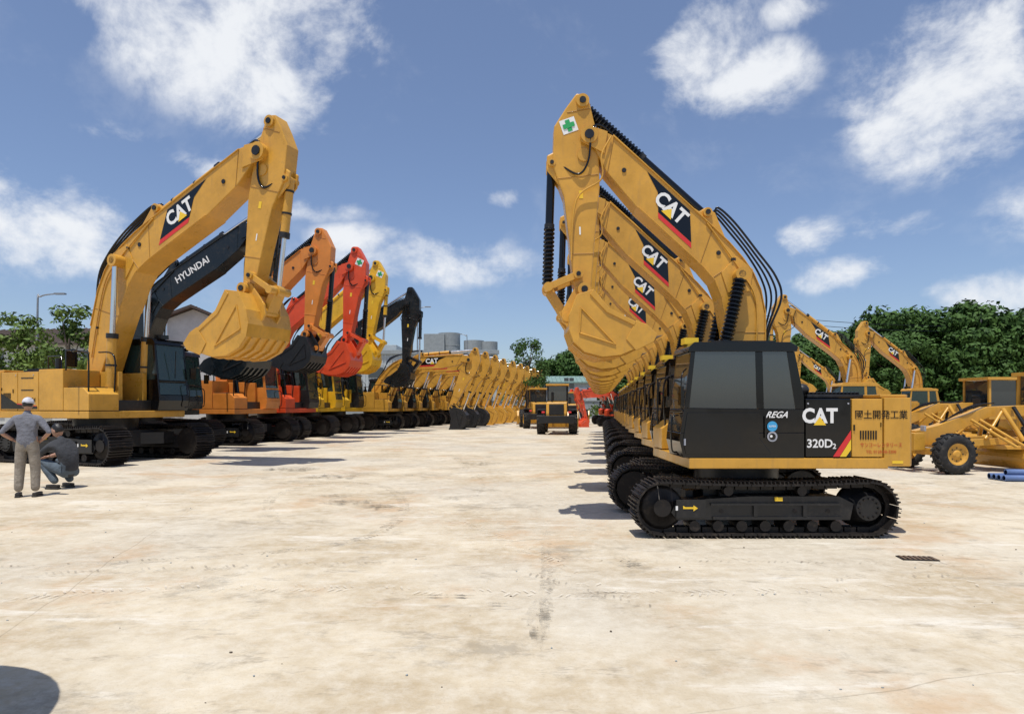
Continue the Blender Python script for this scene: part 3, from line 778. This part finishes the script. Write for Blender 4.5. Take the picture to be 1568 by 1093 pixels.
for s in 'lr': R.update({s+'sh': .075, s+'mid': .062, s+'el': .047, s+'wr': .03, s+'hip': .105, s+'kn': .08, s+'an': .065})
person('crouching_man', J, R, edges, bones(DKSH, BLTR),
       [((.125, .51, .54), (-.4, .8, -.2), (-.2, -.2, -1), (-1, 0, .2)), ((-.125, .51, .54), (.4, .8, -.2), (.2, -.2, -1), (1, 0, .2))],
       ((0, .17, 1.0), (rad(-15), rad(10)), False), [((.14, .06, 0), -.1), ((-.14, .06, 0), .1)], (-9.65, 14.1, 0), rad(75), 1.24)

# ------------------------------------------------------------------ trees
def leafmat(name, a, b):
    m, nt, p = new_mat(name)
    n = noise(nt, .9, 3, .6); n2 = noise(nt, 6, 1)
    c = mixc(nt, mrange(nt, n, .35, .65), a, b); c = mixc(nt, mrange(nt, n2, .4, .8, 0, .5), c, tuple(x*1.5 for x in b))
    nt.links.new(c, p.inputs['Base Color']); p.inputs['Roughness'].default_value = .7; p.inputs['Specular IOR Level'].default_value = .25
    return m
LEAF = leafmat('leaves', (.020, .050, .010), (.060, .120, .022)); LEAF2 = leafmat('young_leaves', (.05, .09, .015), (.12, .18, .035))
BARK = paint('bark', (.10, .075, .055), .9, .3)
def crown(mb, clumps, leaf, per, m, rng):
    vs = []; fs = []
    for c, r in clumps:
        c = Vector(c)
        for _ in range(per):
            d = Vector((rng.gauss(0, 1), rng.gauss(0, 1), rng.gauss(0, 1))).normalized()
            p = c+Vector((d.x, d.y, d.z*.8))*r*(rng.random()**.35)
            n = (d+Vector((rng.uniform(-1, 1), rng.uniform(-1, 1), rng.uniform(-.3, 1)))*.8).normalized()
            u = n.orthogonal().normalized(); u = (Matrix.Rotation(rng.uniform(0, 6.28), 3, n) @ u); w = n.cross(u)
            s = leaf*rng.uniform(.6, 1.3); o = len(vs)
            vs += [p-u*s, p+w*s*.5, p+u*s, p-w*s*.5]; fs.append((o, o+1, o+2, o+3))
    mb.add(vs, fs, m)
def tree(h, rw, seed, n=46, per=110, leaf=.2, m=LEAF, base=.28, fill=0):
    rng = random.Random(seed); mb = MB()
    mb.tube([(0, 0, 0), (.1, 0, h*.25), (-.05, .1, h*.5), (.0, 0, h*.75)], .2, BARK, 8, [h*.03, h*.022, h*.015, h*.006])
    cl = []
    for i in range(n):
        t = rng.uniform(base, 1); rr = rw*math.sqrt(max(.05, 1-((t-.5)/.52)**2))*rng.uniform(.45, .95); a = rng.uniform(0, 6.28)
        r = rw*rng.uniform(.2, .36); p = (rr*math.cos(a), rr*math.sin(a), h*t-r*.4)
        cl.append((p, r))
        if i % 3 == 0:
            z = h*max(.15, t*.6); mb.tube([(0, 0, z), (p[0]*.5, p[1]*.5, z+(p[2]-z)*.4), p], .05, BARK, 5, [h*.010, h*.006, h*.002], 3)
    for i in range(fill):
        t = rng.uniform(base*.8, .8); a = rng.uniform(0, 6.28); rr = rw*rng.uniform(0, .5)
        cl.append(((rr*math.cos(a), rr*math.sin(a), h*t), rw*.42))
    crown(mb, cl, leaf, per, m, rng)
    return mb.mesh('tree', recalc=False)
T = [tree(12, 5.4, 1, 70, 160, .30, base=.10, fill=20), tree(11, 5.0, 2, 66, 160, .30, base=.10, fill=20), tree(13, 6, 3, 80, 160, .31, base=.10, fill=24)]
def pt(i, x, y, s=1, r=0, z=0): obj('broadleaf_tree', T[i], None, (x, y, z), (0, 0, r), s)
for i, (x, y, s) in enumerate([(45.5, 66, 1.02), (51, 70, 1.02), (40, 68, .92), (35.5, 72, .80), (31, 70, .78), (56, 66, .9), (60, 72, .85), (48, 78, 1.05), (28, 76, .80), (42, 80, 1.0), (55, 80, 1.0), (64, 78, .8), (36, 80, .85), (24, 78, .75), (51, 62, .88), (38, 64, .76), (44, 62, .82)]):
    pt(i % 3, x, y, s, i*1.3)
for i, (x, y, s) in enumerate([(7.5, 107, .86), (11, 106, 1.0), (15, 108, .95), (4.5, 112, .76), (19, 106, .9), (24, 100, .85), (30, 98, .9)]): pt(i % 3, x, y, s, i*2.1)
T2 = tree(9, 3.0, 11, 34, 70, .17, LEAF, .45)
obj('broadleaf_tree', T2, None, (1.6, 72, 0), (0, 0, .4), (1.0, 1.0, 1.0))
T3 = tree(6.8, 2.1, 12, 34, 90, .14, LEAF2, .35)
for x, y, s in [(-27.5, 36.5, 1.0), (-24.6, 36.3, 1.08), (-30, 37.5, 1.0), (-33, 38, .95), (-21.5, 38, .9)]: obj('young_tree', T3, None, (x, y, 0), (0, 0, x), s)
rng = random.Random(5); mb = MB(); cl = []
for i in range(330):
    x = rng.uniform(-190, 190); cl.append(((x, 150+rng.uniform(-4, 4), rng.uniform(.5, 3.5)+1.5*math.sin(x*.07)), rng.uniform(2., 3.4)))
crown(mb, cl, .6, 60, LEAF, rng); obj('distant_trees', mb.mesh('distant_trees', recalc=False))
mb = MB(); cl = [((x*.8+rng.uniform(-.3, .3), 84+rng.uniform(-.5, .5), rng.uniform(.4, 1.5)), rng.uniform(.6, 1.0)) for x in range(-10, 60)]
crown(mb, cl, .22, 70, LEAF2, rng); obj('hedge', mb.mesh('hedge', recalc=False))

# ------------------------------------------------------------------ buildings
WALLW = paint('white_render', (.55, .56, .55), .85, .4, (.3, .29, .27)); CONC = paint('grey_concrete', (.30, .33, .34), .85, .4, (.2, .2, .2))
LGREY = paint('light_cladding', (.45, .49, .50), .7, .2, (.3, .3, .3)); ROOFB = paint('brown_roof', (.085, .06, .05), .85, .4, (.05, .05, .05)); ROOFG = paint('green_roof', (.20, .30, .27), .6, .2, (.2, .2, .2))
WINM = glass('window_glass', (.08, .1, .12), 0); MET = paint('galvanised', (.35, .36, .37), .4, .1, metal=.6)
def gable(name, x0, x1, y0, y1, h, hr, wall, roof, rz=0, loc=(0, 0, 0)):
    e = empty(name, loc, rz); w = MB(); ym = (y0+y1)/2
    w.prism([(y0, 0), (y0, h), (ym, h+hr), (y1, h), (y1, 0)], x0, x1, wall, 'x'); obj('walls', w.mesh('walls'), e)
    r = MB(); o = .5
    for a, b in ((y0-o, ym), (y1+o, ym)):
        za = h-hr*o/(ym-y0); r.add([(x0-o, a, za+.05), (x1+o, a, za+.05), (x1+o, b, h+hr+.05), (x0-o, b, h+hr+.05), (x0-o, a, za+.22), (x1+o, a, za+.22), (x1+o, b, h+hr+.22), (x0-o, b, h+hr+.22)],
              [(0, 1, 2, 3), (4, 5, 6, 7), (0, 1, 5, 4), (1, 2, 6, 5), (2, 3, 7, 6), (3, 0, 4, 7)], roof)
    k = int((x1-x0)/.6)
    for i in range(k):
        x = x0+i*.6; r.add([(x, y0-o, h-hr*o/(ym-y0)+.225), (x+.12, y0-o, h-hr*o/(ym-y0)+.225), (x+.12, ym, h+hr+.225), (x, ym, h+hr+.225), (x+.06, y0-o, h-hr*o/(ym-y0)+.3), (x+.06, ym, h+hr+.3)], [(0, 4, 5, 3), (1, 2, 5, 4), (0, 1, 4)], roof)
    obj('roof', r.mesh('roof'), e); g = MB()
    n = int((x1-x0)/4)
    for i in range(n):
        x = x0+2+i*4
        for z in ([1.0] if h < 4.5 else [1.0, 4.2]):
            g.box(x-.7, x+.7, y0-.05, y0-.02, z, z+1.5, WINM); g.box(x-.8, x+.8, y0-.08, y0, z-.12, z-.01, wall); g.box(x-.03, x+.03, y0-.07, y0-.052, z, z+1.5, WHT)
    obj('windows', g.mesh('windows'), e)
gable('warehouse_building', -20, 16, 0, 12, 6.3, 1.7, WALLW, ROOFB, rad(-8), (-37, 49, 0))
gable('shed_building', -3, 8, 0, 9, 5.6, 1.9, WALLW, ROOFB, rad(-80), (-24.8, 46, 0))
gable('storage_building', 0, 10, 0, 8, 5.0, .9, LGREY, ROOFG, 0, (2.2, 94, 0))
e = empty('factory_building', (0, 110, 0)); b = MB()
b.box(-31, -2.6, 2, 22, 0, 10.9, LGREY); b.box(-31.4, -2.2, 1.6, 2, 10.5, 11.2, CONC)
for i in range(56): b.box(-30.8+i*.5, -30.6+i*.5, 1.9, 2, 0, 10.5, LGREY)
b.box(-15, -11.5, 1, 9, 0, 13.9, CONC); b.cyl((-10.9, 3.4, 0), (-10.9, 3.4, 14.2), 1.9, CONC, 28)
b.cyl((-6.6, 3.2, 0), (-6.6, 3.2, 12.9), 1.75, CONC, 28); b.cyl((-4.0, 3.2, 0), (-4.0, 3.2, 12.7), 1.5, CONC, 28)
for z in (6, 8, 10, 12): b.lathe((-10.9, 3.4, z), (0, 0, 1), [(1.9, 0), (1.96, .05), (1.9, .1)], CONC, 28, True, False)
b.box(-27, -20, 3, 9, 10.9, 12.2, LGREY)
obj('walls', b.mesh('factory', .03), e); g = MB()
for i in range(6): g.box(-29+i*4.4, -26.5+i*4.4, 1.84, 1.88, 6.5, 8.2, WINM)
obj('windows', g.mesh('fw'), e)
w = MB(); w.box(-60, 70, 88, 88.25, 0, 2.3, CONC); w.box(-60, 70, 87.9, 88.35, 2.3, 2.42, CONC)
for i in range(33): w.box(-60+i*4, -59.6+i*4, 87.85, 88, 0, 2.5, CONC)
obj('perimeter_wall', w.mesh('perimeter_wall', .01))
w = MB()
for i in range(40):
    x = 20+i*1.5; w.cyl((x, 55, 0), (x, 55, 1.9), .03, MET, 6)
for z in (.3, 1.0, 1.85): w.cyl((20, 55, z), (79, 55, z), .02, MET, 6)
obj('wire_fence', w.mesh('wire_fence'))
def lamp(x, y, h, s=1, arm=1.2):
    l = MB(); l.tube([(0, 0, 0), (0, 0, h*.9), (s*.2, 0, h*.98), (s*arm, 0, h)], .08, MET, 8, [.10, .06, .05, .04]); l.boxa((s*(arm+.3), 0, h), (.35, 0, 0), (0, .12, 0), (0, 0, .05), MET); l.cyl((0, 0, 0), (0, 0, .4), .14, MET, 10)
    obj('street_lamp', l.mesh('street_lamp'), None, (x, y, 0))
lamp(-31.6, 43.5, 9.2, 1); lamp(-6.6, 96, 12.2, -1, .8); lamp(-11, 76, 13.2, 1, .9)
w = MB()
for k, z in enumerate((0, .5)):
    w.tube([(15, 60, 10.2+z), (25, 61, 9.5+z), (34, 62, 9.0+z), (46, 64, 8.9+z)], .025, BLK, 5)
for x, y in ((15, 60), (46, 64)): w.cyl((x, y, 0), (x, y, 10.9), .14, CONC, 10, .09)
obj('power_line', w.mesh('power_line'))
w = MB(); PB = paint('blue_pipe', (.12, .2, .42), .5, .2)
for i in range(4): w.lathe((11.6, 15.4+.16*i, .08), (1, -.12, 0), [(.055, 0), (.075, 0), (.075, 3.2), (.055, 3.2)], PB, 14, True, False)
w.lathe((11.7, 15.48, .21), (1, -.1, 0), [(.055, 0), (.075, 0), (.075, 3.2), (.055, 3.2)], PB, 14, True, False)
obj('pipe_stack', w.mesh('pipes'))
w = MB(); CASTER = cloth('shadow_caster_cloth', (.15, .2, .3))  # invented canopy, added out of view to cast the rounded shadow at lower left
w.lathe((0, 0, 2.15), (0, 0, 1), [(1.0, 0), (.7, .17), (.4, .3), (.05, .38)], CASTER, 40, False); w.cyl((0, 0, 0), (0, 0, 2.5), .02, MET, 8); w.cyl((0, 0, 0), (0, 0, .1), .25, CONC, 16)
obj('offscreen_shadow_caster', w.mesh('offscreen_shadow_caster'), None, (-3.85, 2.95, 0))

# ------------------------------------------------------------------ ground
m, nt, p = new_mat('concrete_ground')
tc = nt.nodes.new('ShaderNodeTexCoord')
def mapped(loc, sc=(1, 1, 1), rz=0):
    mp = nt.nodes.new('ShaderNodeMapping'); mp.inputs['Location'].default_value = loc; mp.inputs['Scale'].default_value = sc; mp.inputs['Rotation'].default_value = (0, 0, rz)
    nt.links.new(tc.outputs['Object'], mp.inputs[0]); return mp.outputs[0]
big = noise(nt, .13, 3, .6); med = noise(nt, .55, 6, .70); fine = noise(nt, 6, 5, .72); vf = noise(nt, 55, 2, .6)
c = mixc(nt, mrange(nt, med, .40, .60), (.43, .345, .225), (.60, .52, .385))
c = mixc(nt, mrange(nt, big, .44, .60, 0, .6, True), c, (.47, .43, .355))
c = mixc(nt, mrange(nt, fine, .42, .70, 0, .5), c, (.67, .62, .52))
st = noise(nt, .40, 6, .72, vec=mapped((31, 7, 3))); c = mixc(nt, mrange(nt, st, .53, .68, 0, .55, True), c, (.46, .29, .15))
s2 = noise(nt, .9, 7, .78, vec=mapped((-13, 57, 3))); c = mixc(nt, mrange(nt, s2, .53, .68, 0, .62, True), c, (.28, .24, .18))
s3 = noise(nt, 1.0, 6, .75, vec=mapped((5, 11, 3), (.35, 1.6, 1), rad(12))); c = mixc(nt, mrange(nt, s3, .54, .68, 0, .65, True), c, (.70, .66, .575))
s4 = noise(nt, 2.6, 5, .8, vec=mapped((45, -9, 3), (.5, 1.4, 1), rad(-20))); c = mixc(nt, mrange(nt, s4, .57, .70, 0, .5, True), c, (.23, .19, .14))
c = mixc(nt, mrange(nt, vf, .58, .8, 0, .4), c, (.26, .21, .15))
wobv = nt.nodes.new('ShaderNodeTexNoise'); wobv.inputs['Scale'].default_value = .35; wobv.inputs['Detail'].default_value = 4; nt.links.new(tc.outputs['Object'], wobv.inputs['Vector'])
va = nt.nodes.new('ShaderNodeVectorMath'); va.operation = 'SCALE'; va.inputs['Scale'].default_value = .5; nt.links.new(wobv.outputs['Color'], va.inputs[0])
vb = nt.nodes.new('ShaderNodeVectorMath'); vb.operation = 'ADD'; nt.links.new(mapped((2.4, 1.3, 0), (1, 1, 1), rad(-14)), vb.inputs[0]); nt.links.new(va.outputs[0], vb.inputs[1])
sep = nt.nodes.new('ShaderNodeSeparateXYZ'); nt.links.new(vb.outputs[0], sep.inputs[0])
js = [mrange(nt, math_n(nt, 'PINGPONG', sep.outputs[i], per/2), .002, .010, 1, 0) for i, per in ((0, 7.), (1, 5.))]
jj = math_n(nt, 'MULTIPLY', math_n(nt, 'MAXIMUM', js[0], js[1]), mrange(nt, st, .42, .58, 0, .55))
c = mixc(nt, jj, c, (.24, .19, .13))
nt.links.new(c, p.inputs['Base Color']); p.inputs['Roughness'].default_value = .88; p.inputs['Specular IOR Level'].default_value = .3
bump(nt, p, fine, .5, .025)
g = MB(); g.add([(-500, -60, 0), (500, -60, 0), (500, 700, 0), (-500, 700, 0)], [(0, 1, 2, 3)], m); obj('ground', g.mesh('ground'))

def markmat(name, col, lo, hi, amt, sc=2.5):
    m, nt, p = new_mat(name); p.inputs['Base Color'].default_value = (*col, 1); p.inputs['Roughness'].default_value = .9
    n = noise(nt, sc, 5, .75); t = nt.nodes.new('ShaderNodeBsdfTransparent'); mx = nt.nodes.new('ShaderNodeMixShader')
    nt.links.new(mrange(nt, n, lo, hi, 0, amt, True), mx.inputs[0]); nt.links.new(t.outputs[0], mx.inputs[1]); nt.links.new(p.outputs[0], mx.inputs[2]); nt.links.new(mx.outputs[0], nt.nodes['Material Output'].inputs[0]); return m
TM = markmat('tyre_mark', (.19, .155, .115), .40, .68, .50, 2.0); TM2 = markmat('light_mark', (.70, .64, .54), .42, .62, .5); OIL = markmat('oil_stain', (.13, .11, .08), .42, .72, .75, 5)
BAND = markmat('tyre_smear', (.26, .22, .165), .46, .72, .30, 3.)
def spline(P, step):
    P = [Vector((*p, 0)) for p in P]; out = []
    for i in range(len(P)-1):
        a = P[max(0, i-1)]; b = P[i]; c = P[i+1]; d = P[min(len(P)-1, i+2)]; n = max(2, int((c-b).length/step))
        for k in range(n):
            t = k/n; out.append(.5*((2*b)+(c-a)*t+(2*a-5*b+4*c-d)*t*t+(3*b-a-3*c+d)*t**3))
    return out
def tracks(P, w, m, z=.006, step=.07, band=True):
    g = MB(); S = spline(P, step); rg = random.Random(len(P)*7+int(P[0][0]*10)); vs = []; N = len(S)
    for i in range(N-1):
        t = (S[i+1]-S[i]).normalized(); n = Vector((-t.y, t.x, 0)); fade = min(1, 5*i/N, 5*(N-2-i)/N)
        if i % 2 == 0:
            wa = w*rg.uniform(.22, .5)*max(.05, fade); wb = w*rg.uniform(.22, .5)*max(.05, fade)
            vs += [S[i]-n*wa+Vector((0, 0, z-.003)), S[i]+n*wb+Vector((0, 0, z-.003))]
        for sd in (-1, 1):
            if rg.random() > .62*fade+.03: continue
            a = rg.uniform(.5, 1.1); c = S[i]+n*sd*w*rg.uniform(.2, .3); c.z = z
            g.add([c-n*w*.2*a-t*.010, c+n*w*.2*a-t*.012+t*sd*-.045, c+n*w*.2*a+t*.014+t*sd*-.045, c-n*w*.2*a+t*.012], [(0, 1, 2, 3)], m)
    if band: g.add(vs, [(2*i, 2*i+1, 2*i+3, 2*i+2) for i in range(len(vs)//2-1)], BAND)
    return g
T_ = [([(-7.6, 7.0), (-5.2, 7.3), (-2.9, 8.0), (-1.9, 9.2), (-1.95, 11.8), (-2.9, 14.5), (-4.2, 15.2), (-4.7, 13.0), (-3.8, 10.4), (-2.4, 9.0)], .26, TM, True),
      ([(-.2, 7.6), (3.0, 7.55), (6.2, 7.2)], .24, TM, False),
      ([(-.9, 12), (-.7, 14.5), (-1.2, 18), (-2.2, 24)], .3, TM, False),
      ([(.22, 4.9), (.30, 5.8), (.38, 7.2), (.5, 9.5)], .16, TM, True),
      ([(.12, 5.3), (.32, 6.3), (.62, 7.6)], .16, TM, True),
      ([(-.2, 7.3), (.8, 6.2), (1.4, 5.6)], .2, TM, False),
      ([(-7.0, 6.3), (-5.0, 6.9), (-2.6, 7.3), (-.5, 7.4)], .24, TM, False),
      ([(-6.5, 5.6), (-3.0, 6.4), (1.0, 6.2), (5.0, 6.6)], .26, TM2, False),
      ([(-5.5, 17), (-3, 13), (-.5, 9.5), (1.0, 6.0)], .3, TM2, False), ([(3.0, 6.7), (6, 7.0), (10.5, 6.4)], .24, TM, False), ([(-1.0, 22), (.6, 15), (1.1, 11), (.8, 8.2)], .35, TM2, False)]
for i, (P, w_, mm, bd) in enumerate(T_):
    obj('tyre_tracks', tracks(P, w_, mm, .006+.0012*i, band=bd).mesh('tt', recalc=False))
g = MB()
def stain(pts, z): g.add([(x, y, z) for x, y in pts], [tuple(range(len(pts)))], OIL)
def blobp(x, y, rx, ry, n=34): return [(x+rx*math.cos(i*6.283/n)*random.uniform(.5, 1.3), y+ry*math.sin(i*6.283/n)*random.uniform(.5, 1.3)) for i in range(n)]
for i, (x, y, rx, ry) in enumerate([(.28, 5.55, .06, .4), (.2, 5.05, .06, .25), (1.35, 7.4, .12, .15), (-3.0, 12, .5, .35), (-4.6, 16.2, .9, .5), (-.6, 6.1, .3, .03), (-.2, 5.85, .2, .03), (-1.2, 12.5, .3, .2), (-6.2, 18.2, .9, .5), (-1, 20, .7, .4), (-2.3, 11.5, .3, .3), (-3.5, 12.8, .4, .15)]):
    stain(blobp(x, y, rx, ry), .022+.0008*i)
obj('oil_stains', g.mesh('stains', recalc=False))
w = MB(); w.box(-.2, .2, -.1, .1, .0, .012, STEEL)
for i in range(7): w.box(-.18+i*.055, -.15+i*.055, -.09, .09, .012, .018, WORN)
obj('drain_grate', w.mesh('drain'), None, (4.75, 7.65, 0), (0, 0, rad(-8)))
w = MB(); rg = random.Random(3)
for i in range(130):
    y = 3.5+26*rg.random()**1.3; x = rg.uniform(-.8, .8)*y; s = rg.uniform(.004, .012)
    w.sphere((x, y, s*.4), (s*rg.uniform(.7, 1.6), s, s*.6), CONC if rg.random() < .6 else BARK, 6, 4, lambda d: d*rg.uniform(.75, 1.2))
obj('pebbles', w.mesh('pebbles'))

# ------------------------------------------------------------------ sky, sun, camera
sdir = Vector((-.09, -.27, 1)).normalized(); el = math.asin(sdir.z); az = math.atan2(sdir.x, sdir.y)
wd = bpy.data.worlds.new('World'); scene.world = wd; wd.use_nodes = True; nt = wd.node_tree
bg = nt.nodes['Background']; sky = nt.nodes.new('ShaderNodeTexSky'); sky.sky_type = 'NISHITA'; sky.sun_disc = False
sky.sun_elevation = el; sky.sun_rotation = az; sky.altitude = 20; sky.air_density = 1.0; sky.dust_density = .9; sky.ozone_density = 2.0
tc = nt.nodes.new('ShaderNodeTexCoord'); dirv = tc.outputs['Generated']
def vm(op, a, b):
    n = nt.nodes.new('ShaderNodeVectorMath'); n.operation = op
    for i, x in enumerate((a, b)):
        if isinstance(x, tuple): n.inputs[i].default_value = x
        elif x is not None: nt.links.new(x, n.inputs[i])
    return n
acc = None
for x, z, rx, rz, k in [(-.42, .60, .17, .12, 1.15), (-.55, .64, .15, .06, 1.05), (-.36, .50, .09, .08, 1), (-.76, .29, .18, .07, 1.0), (.29, .55, .08, .08, 1), (.36, .50, .09, .045, .95), (.66, .48, .11, .10, 1.1), (.72, .55, .08, .06, 1.0), (-.02, .315, .045, .02, .9),
                       (-.14, .22, .18, .045, .72), (-.23, .25, .08, .03, .7), (.45, .255, .06, .03, .7), (.58, .27, .06, .03, .7), (.50, .20, .10, .03, .65), (.82, .30, .08, .04, .5), (-.45, .36, .08, .02, .6), (-.62, .41, .10, .025, .35), (.42, .60, .05, .02, .65), (.8, .18, .14, .035, .6), (-.3, .30, .1, .02, .5), (.55, .48, .04, .02, .55)]:
    c = Vector((x, 1, z)).normalized()
    a = vm('SUBTRACT', dirv, tuple(c)); b = vm('MULTIPLY', a.outputs[0], (1/rx, 1/rx, 1/rz)); l = nt.nodes.new('ShaderNodeVectorMath'); l.operation = 'LENGTH'; nt.links.new(b.outputs[0], l.inputs[0])
    o = mrange(nt, l.outputs['Value'], 0, 1.55, k, 0, True)
    acc = o if acc is None else math_n(nt, 'MAXIMUM', acc, o)
wn = nt.nodes.new('ShaderNodeTexNoise'); wn.inputs['Scale'].default_value = 7.5; wn.inputs['Detail'].default_value = 8; wn.inputs['Roughness'].default_value = .62
wn2 = nt.nodes.new('ShaderNodeTexNoise'); wn2.inputs['Scale'].default_value = 3.; wn2.inputs['Detail'].default_value = 2
nt.links.new(dirv, wn2.inputs['Vector'])
wv = vm('SCALE', wn2.outputs['Color'], None); wv.inputs['Scale'].default_value = .15
wa = vm('ADD', dirv, wv.outputs[0]); wm = vm('MULTIPLY', wa.outputs[0], (1, 1, 1.25)); nt.links.new(wm.outputs[0], wn.inputs['Vector'])
dn = math_n(nt, 'ADD', acc, math_n(nt, 'MULTIPLY', math_n(nt, 'SUBTRACT', wn.outputs['Fac'], .51), 3.6))
dn = mrange(nt, dn, .22, 1.25, 0, 1, True); dn = math_n(nt, 'MULTIPLY', dn, mrange(nt, acc, 0, .45, .0, 1, True))
thin = mrange(nt, wn.outputs['Fac'], .50, .75, 0, .13, True); dn = math_n(nt, 'MAXIMUM', dn, thin)
tint = mixc(nt, 1., sky.outputs[0], (.94, .98, 1.10), 'MULTIPLY')
tint = mixc(nt, .09, tint, (4.6, 5.3, 6.8))
col = mixc(nt, math_n(nt, 'MULTIPLY', dn, .95), tint, (8.0, 8.2, 8.5)); nt.links.new(col, bg.inputs[0]); bg.inputs[1].default_value = .112

s = bpy.data.lights.new('sun', 'SUN'); s.energy = 4.4; s.angle = rad(.5); s.color = (1, .96, .89); so = bpy.data.objects.new('sun', s); COL.objects.link(so)
so.rotation_euler = sdir.to_track_quat('Z', 'Y').to_euler(); so.location = (0, 0, 50)
cam = bpy.data.cameras.new('camera'); cam.lens = 36*1000/1568; cam.sensor_width = 36; cam.shift_y = 73.5/1568; cam.clip_end = 2000; cam.clip_start = .05
co = bpy.data.objects.new('camera', cam); COL.objects.link(co); co.location = (0, 0, 1.8); co.rotation_euler = (rad(90), 0, 0); scene.camera = co
scene.view_settings.view_transform = 'Standard'; scene.view_settings.look = 'None'; scene.view_settings.exposure = 0
